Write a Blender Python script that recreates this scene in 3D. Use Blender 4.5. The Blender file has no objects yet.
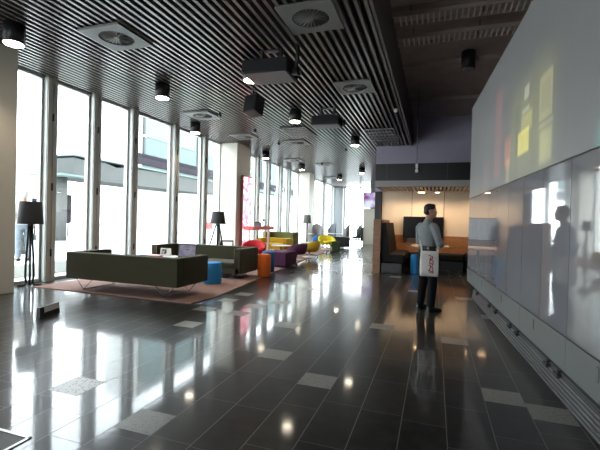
import bpy, bmesh, math, random
from mathutils import Vector, Matrix, Euler
random.seed(7)
S = bpy.context.scene
C = S.collection
PI = math.pi
def R(d): return math.radians(d)

# ------------------------------------------------------------------ materials
def mat(name, col, rough=0.5, metal=0.0, emit=None, estr=0.0, ior=1.5, noise=0.0, nscale=20.0, bump=0.0, bscale=200.0, coat=0.0, sheen=0.0):
    m = bpy.data.materials.new(name); m.use_nodes = True
    nt = m.node_tree; b = nt.nodes['Principled BSDF']
    b.inputs['Base Color'].default_value = (*col, 1)
    b.inputs['Roughness'].default_value = rough
    b.inputs['Metallic'].default_value = metal
    b.inputs['IOR'].default_value = ior
    b.inputs['Coat Weight'].default_value = coat
    b.inputs['Sheen Weight'].default_value = sheen
    if emit:
        b.inputs['Emission Color'].default_value = (*emit, 1)
        b.inputs['Emission Strength'].default_value = estr
    if noise or bump:
        tc = nt.nodes.new('ShaderNodeTexCoord')
        if noise:
            n = nt.nodes.new('ShaderNodeTexNoise'); n.inputs['Scale'].default_value = nscale
            n.inputs['Detail'].default_value = 4
            nt.links.new(tc.outputs['Object'], n.inputs['Vector'])
            r = nt.nodes.new('ShaderNodeMapRange')
            r.inputs['To Min'].default_value = 1 - noise; r.inputs['To Max'].default_value = 1 + noise
            nt.links.new(n.outputs['Fac'], r.inputs['Value'])
            mx = nt.nodes.new('ShaderNodeMix'); mx.data_type = 'RGBA'; mx.blend_type = 'MULTIPLY'
            mx.inputs['Factor'].default_value = 1
            mx.inputs[6].default_value = (*col, 1)
            nt.links.new(r.outputs['Result'], mx.inputs[7])
            nt.links.new(mx.outputs[2], b.inputs['Base Color'])
        if bump:
            n2 = nt.nodes.new('ShaderNodeTexNoise'); n2.inputs['Scale'].default_value = bscale
            nt.links.new(tc.outputs['Object'], n2.inputs['Vector'])
            bp = nt.nodes.new('ShaderNodeBump'); bp.inputs['Strength'].default_value = bump
            bp.inputs['Distance'].default_value = 0.004
            nt.links.new(n2.outputs['Fac'], bp.inputs['Height'])
            nt.links.new(bp.outputs['Normal'], b.inputs['Normal'])
    return m

def wood_mat(name, c1, c2, rough=0.4):
    m = bpy.data.materials.new(name); m.use_nodes = True
    nt = m.node_tree; b = nt.nodes['Principled BSDF']; b.inputs['Roughness'].default_value = rough
    tc = nt.nodes.new('ShaderNodeTexCoord'); mp = nt.nodes.new('ShaderNodeMapping')
    mp.inputs['Scale'].default_value = (2, 9, 9)
    w = nt.nodes.new('ShaderNodeTexNoise'); w.inputs['Scale'].default_value = 3; w.inputs['Detail'].default_value = 6
    cr = nt.nodes.new('ShaderNodeValToRGB')
    cr.color_ramp.elements[0].color = (*c1, 1); cr.color_ramp.elements[1].color = (*c2, 1)
    cr.color_ramp.elements[0].position = .35; cr.color_ramp.elements[1].position = .65
    nt.links.new(tc.outputs['Object'], mp.inputs['Vector']); nt.links.new(mp.outputs['Vector'], w.inputs['Vector'])
    nt.links.new(w.outputs['Fac'], cr.inputs['Fac']); nt.links.new(cr.outputs['Color'], b.inputs['Base Color'])
    return m

def glass_mat(name, tint=(.95, .98, .98), refl=0.05):
    m = bpy.data.materials.new(name); m.use_nodes = True
    nt = m.node_tree; nt.nodes.clear()
    out = nt.nodes.new('ShaderNodeOutputMaterial')
    t = nt.nodes.new('ShaderNodeBsdfTransparent'); t.inputs['Color'].default_value = (*tint, 1)
    g = nt.nodes.new('ShaderNodeBsdfGlossy'); g.inputs['Roughness'].default_value = 0.02
    lw = nt.nodes.new('ShaderNodeLayerWeight'); lw.inputs['Blend'].default_value = 0.25
    mr = nt.nodes.new('ShaderNodeMapRange'); mr.inputs['To Min'].default_value = refl; mr.inputs['To Max'].default_value = .55
    pw = nt.nodes.new('ShaderNodeMath'); pw.operation = 'POWER'; pw.inputs[1].default_value = 3
    nt.links.new(lw.outputs['Facing'], pw.inputs[0]); nt.links.new(pw.outputs[0], mr.inputs['Value'])
    mx = nt.nodes.new('ShaderNodeMixShader')
    nt.links.new(mr.outputs['Result'], mx.inputs['Fac'])
    nt.links.new(t.outputs[0], mx.inputs[1]); nt.links.new(g.outputs[0], mx.inputs[2])
    nt.links.new(mx.outputs[0], out.inputs['Surface'])
    return m

def math_node(nt, op, a, b=None, c=None):
    n = nt.nodes.new('ShaderNodeMath'); n.operation = op
    for i, v in enumerate((a, b, c)):
        if v is None: continue
        if isinstance(v, (int, float)): n.inputs[i].default_value = v
        else: nt.links.new(v, n.inputs[i])
    return n.outputs[0]

TP, TX0 = 0.311, 0.12          # paving pitch and the x of one joint
def floor_mat():
    m = bpy.data.materials.new('charcoal_paving'); m.use_nodes = True
    nt = m.node_tree; b = nt.nodes['Principled BSDF']
    tc = nt.nodes.new('ShaderNodeTexCoord'); sp = nt.nodes.new('ShaderNodeSeparateXYZ')
    nt.links.new(tc.outputs['Object'], sp.inputs[0])
    u = math_node(nt, 'DIVIDE', math_node(nt, 'SUBTRACT', sp.outputs['X'], TX0), TP)
    col = math_node(nt, 'FLOOR', u); fu = math_node(nt, 'SUBTRACT', u, col)
    wn = nt.nodes.new('ShaderNodeTexWhiteNoise'); wn.noise_dimensions = '1D'
    nt.links.new(col, wn.inputs['W'])
    v = math_node(nt, 'ADD', math_node(nt, 'DIVIDE', sp.outputs['Y'], 0.622), wn.outputs['Value'])
    row = math_node(nt, 'FLOOR', v); fv = math_node(nt, 'SUBTRACT', v, row)
    du = math_node(nt, 'MULTIPLY', math_node(nt, 'MINIMUM', fu, math_node(nt, 'SUBTRACT', 1, fu)), TP)
    dv = math_node(nt, 'MULTIPLY', math_node(nt, 'MINIMUM', fv, math_node(nt, 'SUBTRACT', 1, fv)), .622)
    gu = math_node(nt, 'LESS_THAN', du, 0.0032); gv = math_node(nt, 'LESS_THAN', dv, 0.0018)
    g = math_node(nt, 'MAXIMUM', gu, gv)
    cv = nt.nodes.new('ShaderNodeCombineXYZ'); nt.links.new(col, cv.inputs[0]); nt.links.new(row, cv.inputs[1])
    w2 = nt.nodes.new('ShaderNodeTexWhiteNoise'); w2.noise_dimensions = '2D'; nt.links.new(cv.outputs[0], w2.inputs['Vector'])
    n = nt.nodes.new('ShaderNodeTexNoise'); n.inputs['Scale'].default_value = 9; n.inputs['Detail'].default_value = 7
    nt.links.new(tc.outputs['Object'], n.inputs['Vector'])
    k = math_node(nt, 'ADD', math_node(nt, 'MULTIPLY', w2.outputs['Value'], .5), n.outputs['Fac'])
    cr = nt.nodes.new('ShaderNodeValToRGB')
    cr.color_ramp.elements[0].position = .3; cr.color_ramp.elements[0].color = (.013, .013, .013, 1)
    cr.color_ramp.elements[1].position = 1.2 if False else 1.0; cr.color_ramp.elements[1].color = (.040, .038, .036, 1)
    nt.links.new(k, cr.inputs['Fac'])
    mx = nt.nodes.new('ShaderNodeMix'); mx.data_type = 'RGBA'
    nt.links.new(g, mx.inputs['Factor']); nt.links.new(cr.outputs['Color'], mx.inputs[6])
    mx.inputs[7].default_value = (.13, .122, .11, 1)
    nt.links.new(mx.outputs[2], b.inputs['Base Color'])
    rr = nt.nodes.new('ShaderNodeMapRange'); rr.inputs['To Min'].default_value = .26; rr.inputs['To Max'].default_value = .36
    nt.links.new(n.outputs['Fac'], rr.inputs['Value'])
    rg = math_node(nt, 'ADD', rr.outputs['Result'], math_node(nt, 'MULTIPLY', g, .35))
    nt.links.new(rg, b.inputs['Roughness'])
    b.inputs['IOR'].default_value = 1.5
    b.inputs['Specular IOR Level'].default_value = .10; b.inputs['Coat Weight'].default_value = .85
    cg = nt.nodes.new('ShaderNodeMapRange'); cg.inputs['To Min'].default_value = .045; cg.inputs['To Max'].default_value = .10
    nt.links.new(w2.outputs['Value'], cg.inputs['Value']); nt.links.new(math_node(nt, 'ADD', cg.outputs['Result'], math_node(nt, 'MULTIPLY', g, .4)), b.inputs['Coat Roughness'])
    b.inputs['Coat IOR'].default_value = 1.5
    bp = nt.nodes.new('ShaderNodeBump'); bp.inputs['Strength'].default_value = .04; bp.inputs['Distance'].default_value = .004
    n3 = nt.nodes.new('ShaderNodeTexNoise'); n3.inputs['Scale'].default_value = 14
    nt.links.new(tc.outputs['Object'], n3.inputs['Vector'])
    nt.links.new(n3.outputs['Fac'], bp.inputs['Height']); nt.links.new(bp.outputs['Normal'], b.inputs['Normal']); nt.links.new(bp.outputs['Normal'], b.inputs['Coat Normal'])
    return m

def speck_mat(name, base, dark, rough=.3, scale=60, thr=.38):
    m = bpy.data.materials.new(name); m.use_nodes = True
    nt = m.node_tree; b = nt.nodes['Principled BSDF']; b.inputs['Roughness'].default_value = rough
    tc = nt.nodes.new('ShaderNodeTexCoord'); v = nt.nodes.new('ShaderNodeTexVoronoi'); v.inputs['Scale'].default_value = scale
    nt.links.new(tc.outputs['Object'], v.inputs['Vector'])
    cr = nt.nodes.new('ShaderNodeValToRGB')
    cr.color_ramp.elements[0].color = (*dark, 1); cr.color_ramp.elements[1].color = (*base, 1)
    cr.color_ramp.elements[0].position = thr - .1; cr.color_ramp.elements[1].position = thr
    nt.links.new(v.outputs['Distance'], cr.inputs['Fac']); nt.links.new(cr.outputs['Color'], b.inputs['Base Color'])
    return m

def projection_mat():
    """White projection screen with the picture the projectors throw on it (given by coordinates on the screen)."""
    m = bpy.data.materials.new('projected_picture'); m.use_nodes = True
    nt = m.node_tree; b = nt.nodes['Principled BSDF']
    b.inputs['Base Color'].default_value = (.29, .29, .285, 1); b.inputs['Roughness'].default_value = .42
    tc = nt.nodes.new('ShaderNodeTexCoord'); sp = nt.nodes.new('ShaderNodeSeparateXYZ'); nt.links.new(tc.outputs['Object'], sp.inputs[0])
    Y, Z = sp.outputs['Y'], sp.outputs['Z']
    n = nt.nodes.new('ShaderNodeTexNoise'); n.inputs['Scale'].default_value = 2.2; n.inputs['Detail'].default_value = 3
    nt.links.new(tc.outputs['Object'], n.inputs['Vector'])
    wob = math_node(nt, 'ADD', .55, math_node(nt, 'MULTIPLY', n.outputs['Fac'], .9))
    def blob(y0, y1, z0, z1, soft):
        def ramp(val, lo, hi):
            r = nt.nodes.new('ShaderNodeMapRange'); r.interpolation_type = 'SMOOTHSTEP'
            nt.links.new(val, r.inputs['Value']); r.inputs['From Min'].default_value = lo; r.inputs['From Max'].default_value = hi
            return r.outputs['Result']
        a = ramp(Y, y0 - soft, y0 + soft); c = ramp(Y, y1 + soft, y1 - soft)
        d = ramp(Z, z0 - soft, z0 + soft); e = ramp(Z, z1 + soft, z1 - soft)
        return math_node(nt, 'MULTIPLY', math_node(nt, 'MULTIPLY', a, c), math_node(nt, 'MULTIPLY', d, e))
    acc = None
    spots = [  # y0 y1 z0 z1 softness colour
        (5.26, 5.74, 2.35, 2.64, .025, (.38, .33, .03)), (5.15, 5.6, 2.60, 2.82, .05, (.16, .14, .03)),
        (4.50, 4.90, 2.58, 3.06, .02, (.13, .12, .05)), (4.56, 4.84, 2.66, 2.98, .03, (-.05, -.05, -.02)),
        (4.46, 4.90, 2.50, 2.55, .012, (.10, .10, .05)), (4.48, 4.86, 2.12, 2.47, .05, (.16, .16, .06)),
        (5.30, 5.50, 3.00, 3.16, .03, (.22, .22, .20)), (5.28, 5.58, 2.84, 2.9, .02, (.16, .16, .14)),
        (4.45, 6.1, 2.02, 3.2, .35, (.08, .085, .01)), (6.1, 6.45, 2.30, 2.70, .08, (.20, .045, .0)),
        (6.15, 6.35, 2.05, 2.4, .05, (.16, .12, .02)), (6.7, 7.15, 2.2, 3.6, .12, (.09, .015, .015)),
        (5.7, 5.9, 2.0, 3.0, .05, (-.03, -.03, -.02)), (7.6, 8.1, 2.0, 2.6, .15, (.05, .02, .02)),
        (3.0, 3.5, 1.95, 2.25, .12, (.02, .14, .12)), (2.6, 9.8, 2.0, 4.2, .3, (.022, .022, .024)),
    ]
    for y0, y1, z0, z1, s, c in spots:
        f = blob(y0, y1, z0, z1, s)
        f = math_node(nt, 'MULTIPLY', f, wob)
        vm = nt.nodes.new('ShaderNodeVectorMath'); vm.operation = 'SCALE'; vm.inputs[0].default_value = c
        nt.links.new(f, vm.inputs['Scale'])
        if acc is None: acc = vm.outputs[0]
        else:
            ad = nt.nodes.new('ShaderNodeVectorMath'); ad.operation = 'ADD'
            nt.links.new(acc, ad.inputs[0]); nt.links.new(vm.outputs[0], ad.inputs[1]); acc = ad.outputs[0]
    mxm = nt.nodes.new('ShaderNodeVectorMath'); mxm.operation = 'MAXIMUM'; mxm.inputs[1].default_value = (0, 0, 0)
    nt.links.new(acc, mxm.inputs[0])
    nt.links.new(mxm.outputs[0], b.inputs['Emission Color'])
    b.inputs['Emission Strength'].default_value = 1.0
    return m

M = {}
M['floor'] = floor_mat()
M['lighttile'] = speck_mat('light_granite', (.24, .23, .21), (.12, .115, .105), .3, 45, .35)
M['dottile'] = speck_mat('speckled_tile', (.62, .60, .57), (.10, .06, .05), .35, 34, .32)
M['slat'] = mat('slat_metal', (.165, .15, .143), .29, .4, noise=.12, nscale=3)
M['plenum'] = mat('plenum_black', (.02, .018, .018), .8)
M['conc'] = mat('dark_soffit', (.36, .30, .27), .75, noise=.25, nscale=2.5)
M['fascia'] = mat('fascia_paint', (.085, .075, .073), .5)
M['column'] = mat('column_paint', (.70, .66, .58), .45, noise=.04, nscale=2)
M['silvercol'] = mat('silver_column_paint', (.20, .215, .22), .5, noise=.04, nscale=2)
M['mullion'] = mat('mullion_metal', (.42, .43, .41), .42, .1, noise=.05, nscale=4)
M['hinge'] = mat('hinge_black', (.02, .02, .02), .45)
M['glass'] = glass_mat('window_glass')
M['plum'] = mat('plum_wall', (.36, .34, .43), .7, noise=.06, nscale=3)
M['darkband'] = mat('dark_band', (.012, .012, .014), .35)
M['palefascia'] = mat('pale_fascia', (.35, .33, .33), .5)
M['cream'] = mat('cream_panel', (.72, .60, .45), .55, noise=.03, nscale=5)
M['creamwall'] = mat('cream_wall', (.66, .63, .54), .55, noise=.03, nscale=5)
M['oak'] = wood_mat('orange_timber', (.30, .125, .045), (.42, .19, .075), .35)
M['brownwood'] = wood_mat('brown_timber', (.20, .085, .035), (.28, .125, .055), .4)
M['pinetop'] = wood_mat('pale_timber', (.74, .60, .46), (.82, .69, .55), .3)
M['black'] = mat('black_paint', (.012, .012, .013), .45)
M['blackgloss'] = mat('black_gloss', (.008, .008, .01), .12)
M['blackleather'] = mat('dark_upholstery', (.009, .008, .008), .6, bump=.2, bscale=120)
M['olive'] = mat('olive_felt', (.032, .029, .009), .9, noise=.15, nscale=30, bump=.4, bscale=400, sheen=.08)
M['piping'] = mat('olive_piping', (.16, .15, .07), .8, noise=.05)
M['chrome'] = mat('chrome', (.42, .42, .42), .2, 1.0)
M['steel'] = mat('brushed_steel', (.5, .5, .5), .3, 1.0, noise=.05, nscale=30)
M['blue'] = mat('blue_felt', (.035, .30, .70), .85, noise=.1, nscale=25, bump=.3, bscale=300)
M['bluedark'] = mat('deep_blue_felt', (.015, .11, .30), .85, noise=.1, nscale=25)
M['orange'] = mat('orange_felt', (.90, .17, .02), .85, noise=.1, nscale=25, bump=.3, bscale=300)
M['purple'] = mat('aubergine_felt', (.055, .008, .045), .9, noise=.15, nscale=25, bump=.3, bscale=300)
M['red'] = mat('red_felt', (.50, .02, .03), .85, noise=.1, nscale=25)
M['redlac'] = mat('red_lacquer', (.72, .03, .03), .25)
M['mustard'] = mat('mustard_felt', (.50, .32, .012), .85, noise=.1, nscale=25)
M['yellow'] = mat('yellow_felt', (.70, .58, .02), .8, noise=.08, nscale=25)
M['moss'] = mat('moss_felt', (.13, .13, .04), .9, noise=.1, nscale=25)
M['dgreen'] = mat('dark_green_felt', (.03, .05, .018), .9, noise=.1, nscale=25)
M['greyfelt'] = mat('grey_felt', (.32, .29, .30), .9, noise=.1, nscale=25)
M['greyfelt2'] = mat('slate_felt', (.20, .21, .23), .9, noise=.1, nscale=25)
M['white'] = mat('white_laminate', (.80, .80, .78), .3, noise=.02, nscale=9)
M['shadegrey'] = mat('grey_shade', (.10, .10, .095), .8, noise=.06, nscale=20)
M['shadeblack'] = mat('black_shade', (.012, .012, .014), .75, noise=.1, nscale=30)
M['rug'] = mat('rug_pile', (.27, .155, .125), .95, noise=.12, nscale=7, bump=.5, bscale=250)
M['screenframe'] = mat('screen_frame', (.02, .02, .02), .4)
M['projection'] = projection_mat()
M['touch'] = mat('touch_glass', (.22, .22, .23), .035, ior=2.5, emit=(.30, .31, .36), estr=.06, noise=.08, nscale=2)
M['basepanel'] = mat('grey_base_panel', (.19, .20, .195), .4, .1, noise=.04, nscale=3)
M['seam'] = mat('seam_black', (.01, .01, .01), .5)
M['alu'] = mat('aluminium', (.40, .41, .42), .32, .9, noise=.05, nscale=20)
M['grillback'] = mat('grille_dark', (.07, .07, .072), .5)
M['vent'] = mat('vent_grey', (.20, .20, .195), .55, .1, noise=.03, nscale=5)
M['projgrey'] = mat('projector_grey', (.07, .07, .07), .45)
M['rung'] = mat('tray_rung', (.55, .52, .48), .5)
M['bulb'] = mat('lamp_glow', (1, .95, .85), .4, emit=(1, .88, .68), estr=26)
M['warmbulb'] = mat('warm_lamp_glow', (1, .9, .7), .4, emit=(1, .66, .34), estr=16)
M['skin'] = mat('skin', (.42, .22, .15), .5, noise=.06, nscale=30)
M['hair'] = mat('dark_hair', (.012, .009, .007), .6, noise=.3, nscale=60)
M['shirt'] = mat('grey_blue_shirt', (.20, .215, .225), .85, noise=.08, nscale=20, bump=.25, bscale=25)
M['trouser'] = mat('black_trouser', (.008, .008, .010), .8, noise=.2, nscale=20)
M['trouser'].node_tree.nodes['Principled BSDF'].inputs['Specular IOR Level'].default_value = .1
M['blackleather'].node_tree.nodes['Principled BSDF'].inputs['Specular IOR Level'].default_value = .2
M['leather'] = mat('black_leather', (.010, .009, .009), .3)
M['canvas'] = mat('white_canvas', (.72, .70, .66), .85, noise=.05, nscale=30, bump=.3, bscale=40)
M['redink'] = mat('red_print', (.34, .045, .055), .8)
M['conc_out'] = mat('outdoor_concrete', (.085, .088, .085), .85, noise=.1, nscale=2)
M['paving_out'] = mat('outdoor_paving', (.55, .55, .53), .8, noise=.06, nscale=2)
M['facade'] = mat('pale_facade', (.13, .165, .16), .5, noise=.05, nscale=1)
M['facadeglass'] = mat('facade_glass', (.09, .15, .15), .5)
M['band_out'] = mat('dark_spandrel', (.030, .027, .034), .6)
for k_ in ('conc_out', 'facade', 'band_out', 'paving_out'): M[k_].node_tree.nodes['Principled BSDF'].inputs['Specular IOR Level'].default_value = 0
M['leaf'] = mat('leaf_green', (.08, .13, .03), .7, noise=.3, nscale=20)
M['cloth_pale'] = mat('pale_cloth', (.50, .46, .42), .85, noise=.08, nscale=12)
M['jeans'] = mat('grey_jeans', (.16, .19, .22), .85, noise=.08, nscale=12)
M['paper'] = mat('paper', (.75, .75, .73), .7, noise=.03)
M['redcover'] = mat('red_cover', (.45, .03, .03), .5)

def sign_mat():
    m = bpy.data.materials.new('pink_lightbox'); m.use_nodes = True
    nt = m.node_tree; b = nt.nodes['Principled BSDF']
    tc = nt.nodes.new('ShaderNodeTexCoord'); mp = nt.nodes.new('ShaderNodeMapping'); mp.inputs['Scale'].default_value = (1, 2.4, 3.2)
    v = nt.nodes.new('ShaderNodeTexNoise'); v.inputs['Scale'].default_value = 1.6; v.inputs['Detail'].default_value = 2
    nt.links.new(tc.outputs['Object'], mp.inputs['Vector']); nt.links.new(mp.outputs['Vector'], v.inputs['Vector'])
    cr = nt.nodes.new('ShaderNodeValToRGB')
    cr.color_ramp.elements[0].position = .46; cr.color_ramp.elements[0].color = (1, .20, .30, 1)
    cr.color_ramp.elements[1].position = .54; cr.color_ramp.elements[1].color = (1, .74, .78, 1)
    nt.links.new(v.outputs['Fac'], cr.inputs['Fac']); nt.links.new(cr.outputs['Color'], b.inputs['Emission Color'])
    b.inputs['Emission Strength'].default_value = 2.4; b.inputs['Roughness'].default_value = .2
    nt.links.new(cr.outputs['Color'], b.inputs['Base Color'])
    return m
M['sign'] = sign_mat()
M['signframe'] = mat('dusty_pink_metal', (.26, .13, .12), .5)
def tv_mat(name, cols, estr, scale):
    m = bpy.data.materials.new(name); m.use_nodes = True
    nt = m.node_tree; b = nt.nodes['Principled BSDF']
    tc = nt.nodes.new('ShaderNodeTexCoord')
    v = nt.nodes.new('ShaderNodeTexNoise'); v.inputs['Scale'].default_value = scale; v.inputs['Detail'].default_value = 1
    nt.links.new(tc.outputs['Object'], v.inputs['Vector'])
    cr = nt.nodes.new('ShaderNodeValToRGB'); e = cr.color_ramp.elements
    e[0].position = .36; e[0].color = (*cols[0], 1); e[1].position = .62; e[1].color = (*cols[2], 1)
    x = e.new(.5); x.color = (*cols[1], 1)
    nt.links.new(v.outputs['Fac'], cr.inputs['Fac']); nt.links.new(cr.outputs['Color'], b.inputs['Emission Color'])
    b.inputs['Base Color'].default_value = (.02, .02, .02, 1); b.inputs['Roughness'].default_value = .1
    b.inputs['Emission Strength'].default_value = estr
    return m
M['tvpic'] = tv_mat('television_picture', ((.28, .06, .30), (.55, .45, .75), (.85, .9, 1)), .9, 1.6)
M['tablet'] = tv_mat('tablet_picture', ((.26, .24, .36), (.36, .34, .46), (.44, .42, .52)), .55, 6)
M['cardpic'] = tv_mat('card_picture', ((.02, .02, .02), (.30, .32, .34), (.7, .7, .7)), .0, 18)
M['cardpic'].node_tree.links.new([n for n in M['cardpic'].node_tree.nodes if n.type == 'VALTORGB'][0].outputs['Color'],
                                 M['cardpic'].node_tree.nodes['Principled BSDF'].inputs['Base Color'])

# ------------------------------------------------------------------ mesh helpers
class MB:
    def __init__(s): s.bm = bmesh.new()
    def _add(s, verts_fn, mtx=None):
        return verts_fn
    def box(s, x0, x1, y0, y1, z0, z1, bev=0.0, seg=2, mtx=None, mi=0):
        b = bmesh.new()
        bmesh.ops.create_cube(b, size=1)
        bmesh.ops.scale(b, vec=(abs(x1 - x0), abs(y1 - y0), abs(z1 - z0)), verts=b.verts)
        bmesh.ops.translate(b, vec=((x0 + x1) / 2, (y0 + y1) / 2, (z0 + z1) / 2), verts=b.verts)
        if bev > 0:
            bmesh.ops.bevel(b, geom=list(b.edges), offset=bev, segments=seg, profile=.5, affect='EDGES')
        return s.merge(b, mtx, mi)
    def merge(s, b, mtx=None, mi=0):
        if mtx is not None: bmesh.ops.transform(b, matrix=mtx, verts=b.verts)
        vm = {}
        for v in b.verts: vm[v] = s.bm.verts.new(v.co)
        for f in b.faces:
            try:
                nf = s.bm.faces.new([vm[v] for v in f.verts]); nf.material_index = mi; nf.smooth = f.smooth
            except ValueError: pass
        b.free(); return s
    def loft(s, rings, cap=True, smooth=True, mtx=None, mi=0):
        """rings: lists of points, all of one length."""
        b = bmesh.new(); rv = [[b.verts.new(p) for p in r] for r in rings]
        n = len(rings[0])
        for i in range(len(rv) - 1):
            for j in range(n):
                f = b.faces.new((rv[i][j], rv[i][(j + 1) % n], rv[i + 1][(j + 1) % n], rv[i + 1][j])); f.smooth = smooth
        if cap:
            b.faces.new(list(reversed(rv[0]))); b.faces.new(rv[-1])
        bmesh.ops.recalc_face_normals(b, faces=b.faces)
        return s.merge(b, mtx, mi)
    def tube(s, pts, r, n=8, mtx=None, mi=0):
        pts = [Vector(p) for p in pts]; rr = r if isinstance(r, (list, tuple)) else [r] * len(pts)
        rings = []; up0 = None
        for i, p in enumerate(pts):
            t = (pts[min(i + 1, len(pts) - 1)] - pts[max(i - 1, 0)]).normalized()
            if up0 is None: up0 = Vector((0, 0, 1)) if abs(t.z) < .9 else Vector((1, 0, 0))
            a = (up0 - t * up0.dot(t)).normalized(); up0 = a; c = t.cross(a)
            rings.append([p + (a * math.cos(2 * PI * k / n) + c * math.sin(2 * PI * k / n)) * rr[i] for k in range(n)])
        return s.loft(rings, True, True, mtx, mi)
    def lathe(s, prof, n=24, center=(0, 0), sx=1, sy=1, mtx=None, mi=0, cap=True, smooth=True):
        rings = [[(center[0] + max(r, .0005) * sx * math.cos(2 * PI * k / n), center[1] + max(r, .0005) * sy * math.sin(2 * PI * k / n), z) for k in range(n)] for r, z in prof]
        return s.loft(rings, cap, smooth, mtx, mi)
    def ell(s, c, r, mtx=None, mi=0, seg=16):
        b = bmesh.new(); bmesh.ops.create_uvsphere(b, u_segments=seg, v_segments=seg // 2 + 2, radius=1)
        for f in b.faces: f.smooth = True
        bmesh.ops.scale(b, vec=r, verts=b.verts); bmesh.ops.translate(b, vec=c, verts=b.verts)
        return s.merge(b, mtx, mi)
    def prism(s, poly, z0, z1, mtx=None, mi=0):
        return s.loft([[(x, y, z0) for x, y in poly], [(x, y, z1) for x, y in poly]], True, False, mtx, mi)
    def quad(s, pts, mi=0):
        f = s.bm.faces.new([s.bm.verts.new(p) for p in pts]); f.material_index = mi; return s
    def build(s, name, m, parent=None, loc=(0, 0, 0)):
        bmesh.ops.recalc_face_normals(s.bm, faces=s.bm.faces) if False else None
        me = bpy.data.meshes.new(name); s.bm.to_mesh(me); s.bm.free()
        for x in (m if isinstance(m, (list, tuple)) else [m]): me.materials.append(x if not isinstance(x, str) else M[x])
        o = bpy.data.objects.new(name, me); C.objects.link(o)
        o.parent = parent; o.location = loc
        return o

def tag(o, label, cat, group=None, kind=None):
    o['label'] = label; o['category'] = cat
    if group: o['group'] = group
    if kind: o['kind'] = kind
    return o
def thing(name, label, cat, loc=(0, 0, 0), rz=0, group=None, kind=None):
    o = bpy.data.objects.new(name, None); C.objects.link(o); o.empty_display_size = .1
    o.location = loc; o.rotation_euler = (0, 0, rz)
    return tag(o, label, cat, group, kind)
def dup(root, loc, rz, label, group=None):
    r = root.copy(); C.objects.link(r); r.location = loc; r.rotation_euler = (0, 0, rz); r['label'] = label
    if group: r['group'] = group
    for ch in list(root.children):
        c = ch.copy(); C.objects.link(c); c.parent = r
        for g in list(ch.children):
            d = g.copy(); C.objects.link(d); d.parent = c
    return r
def struct(name, mb, m, label, cat): return tag(mb.build(name, m), label, cat, kind='structure')

# ================================================================== SETTING
WX = -8.05           # glass line of the window wall
CZ = 4.40            # underside of the slatted ceiling
YE = 33.2            # glazed far end
# ---- floor: dark paving with scattered pale squares
f = MB()
f.quad([(-8.3, -6, 0), (6, -6, 0), (6, YE + .4, 0), (-8.3, YE + .4, 0)])
pale = [(-7, 2.3), (-4, 3.46), (-3, 5.61), (1, 3.73), (2, 3.53), (-11, 4.62), (-12, 5.51), (-12, 6.27), (-12, 6.91), (-10, 6.03), (-10, 5.47),
        (-7, 5.14), (-6, 3.96), (-9, 6.51), (0, 5.29), (1, 8.45), (-4, 10.98), (-2, 8.87), (-9, 8.1), (-7, 9.3), (-11, 8.6), (-6, 12.2), (-10, 11.4),
        (-8, 14.1), (-12, 12.9), (-9, 16.5), (2, 6.9), (-5, 7.4)]
for c, y in pale:
    x0 = TX0 + c * TP + .003; x1 = x0 + TP - .006
    f.quad([(x0, y - .142, .001), (x1, y - .142, .001), (x1, y + .142, .001), (x0, y + .142, .001)], 1)
x0 = TX0 - 10 * TP + .003
f.quad([(x0, 2.42, .001), (x0 + TP - .006, 2.42, .001), (x0 + TP - .006, 2.72, .001), (x0, 2.72, .001)], 2)
struct('floor', f, ['floor', 'lighttile', 'dottile'], 'polished charcoal stone floor with scattered pale granite squares', 'floor')

# ---- slatted ceiling: metal slats running away from the viewer
c = MB()
x = -8.0
while x < -.86:
    y1 = YE if x < -2.25 else 15.4
    c.box(x, x + .05, -6, y1, CZ, CZ + .10)
    x += .13
struct('ceiling', c, 'slat', 'low ceiling of long dark metal slats with black gaps', 'ceiling')
c = MB(); c.box(-8.3, -.88, -6, YE, CZ + .42, CZ + .5)
struct('ceiling', c, 'plenum', 'black void above the metal slats', 'ceiling')
c = MB(); c.box(-.95, 6, -6, 15.4, 5.40, 5.5)
for yy in (2.2, 4.9, 7.4, 10.05, 13.0): c.box(-.85, 6, yy, yy + .09, 5.30, 5.40)
struct('ceiling', c, 'conc', 'high dark brown concrete ceiling beside the slats', 'ceiling')
c = MB(); c.box(-.905, -.86, -6, 15.4, CZ - .01, 5.42)
struct('trim_1', c, 'fascia', 'dark upright fascia along the edge of the slatted ceiling', 'fascia')

# ---- columns of the window wall
for i, (y0, y1, lab) in enumerate(((3.6, 5.18, 'beige square column at the left edge of the hall'),
                                   (13.65, 14.85, 'cream column carrying the pink lightbox'),
                                   (23.0, 23.95, 'pale column beyond the far floor lamp'),
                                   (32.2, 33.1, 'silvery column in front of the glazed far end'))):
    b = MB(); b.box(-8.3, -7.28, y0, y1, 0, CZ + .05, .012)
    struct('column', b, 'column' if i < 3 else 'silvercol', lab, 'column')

# ---- windows: each one post, pane, sill and head
wins = [  # y of post's far edge, y of pane's end
    (2.2, 3.6), (5.30, 6.35), (6.50, 7.56), (7.71, 8.85), (9.0, 10.68), (10.86, 12.41), (12.58, 13.65),
    (15.0, 15.85), (16.0, 16.95), (17.12, 18.25), (18.42, 19.9), (20.06, 21.2), (21.36, 23.0),
    (24.1, 26.0), (26.2, 28.9), (29.1, 32.2)]
wl = ['window behind the beige column', 'tall window with the black tripod lamp before it', 'tall window looking on the outdoor post', 'tall window with the end of the concrete canopy in it',
      'tall window with the glass facade in its upper half', 'tall window behind the sofa with the tablet', 'narrow window beside the cream column', 'window strip just past the pink lightbox',
      'second window strip past the pink lightbox', 'third window strip past the pink lightbox', 'fourth window strip past the pink lightbox', 'fifth window strip past the pink lightbox',
      'window strip before the pale column', 'bright window just past the pale column', 'bright window midway along the last bay', 'bright window before the silvery column']
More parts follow.
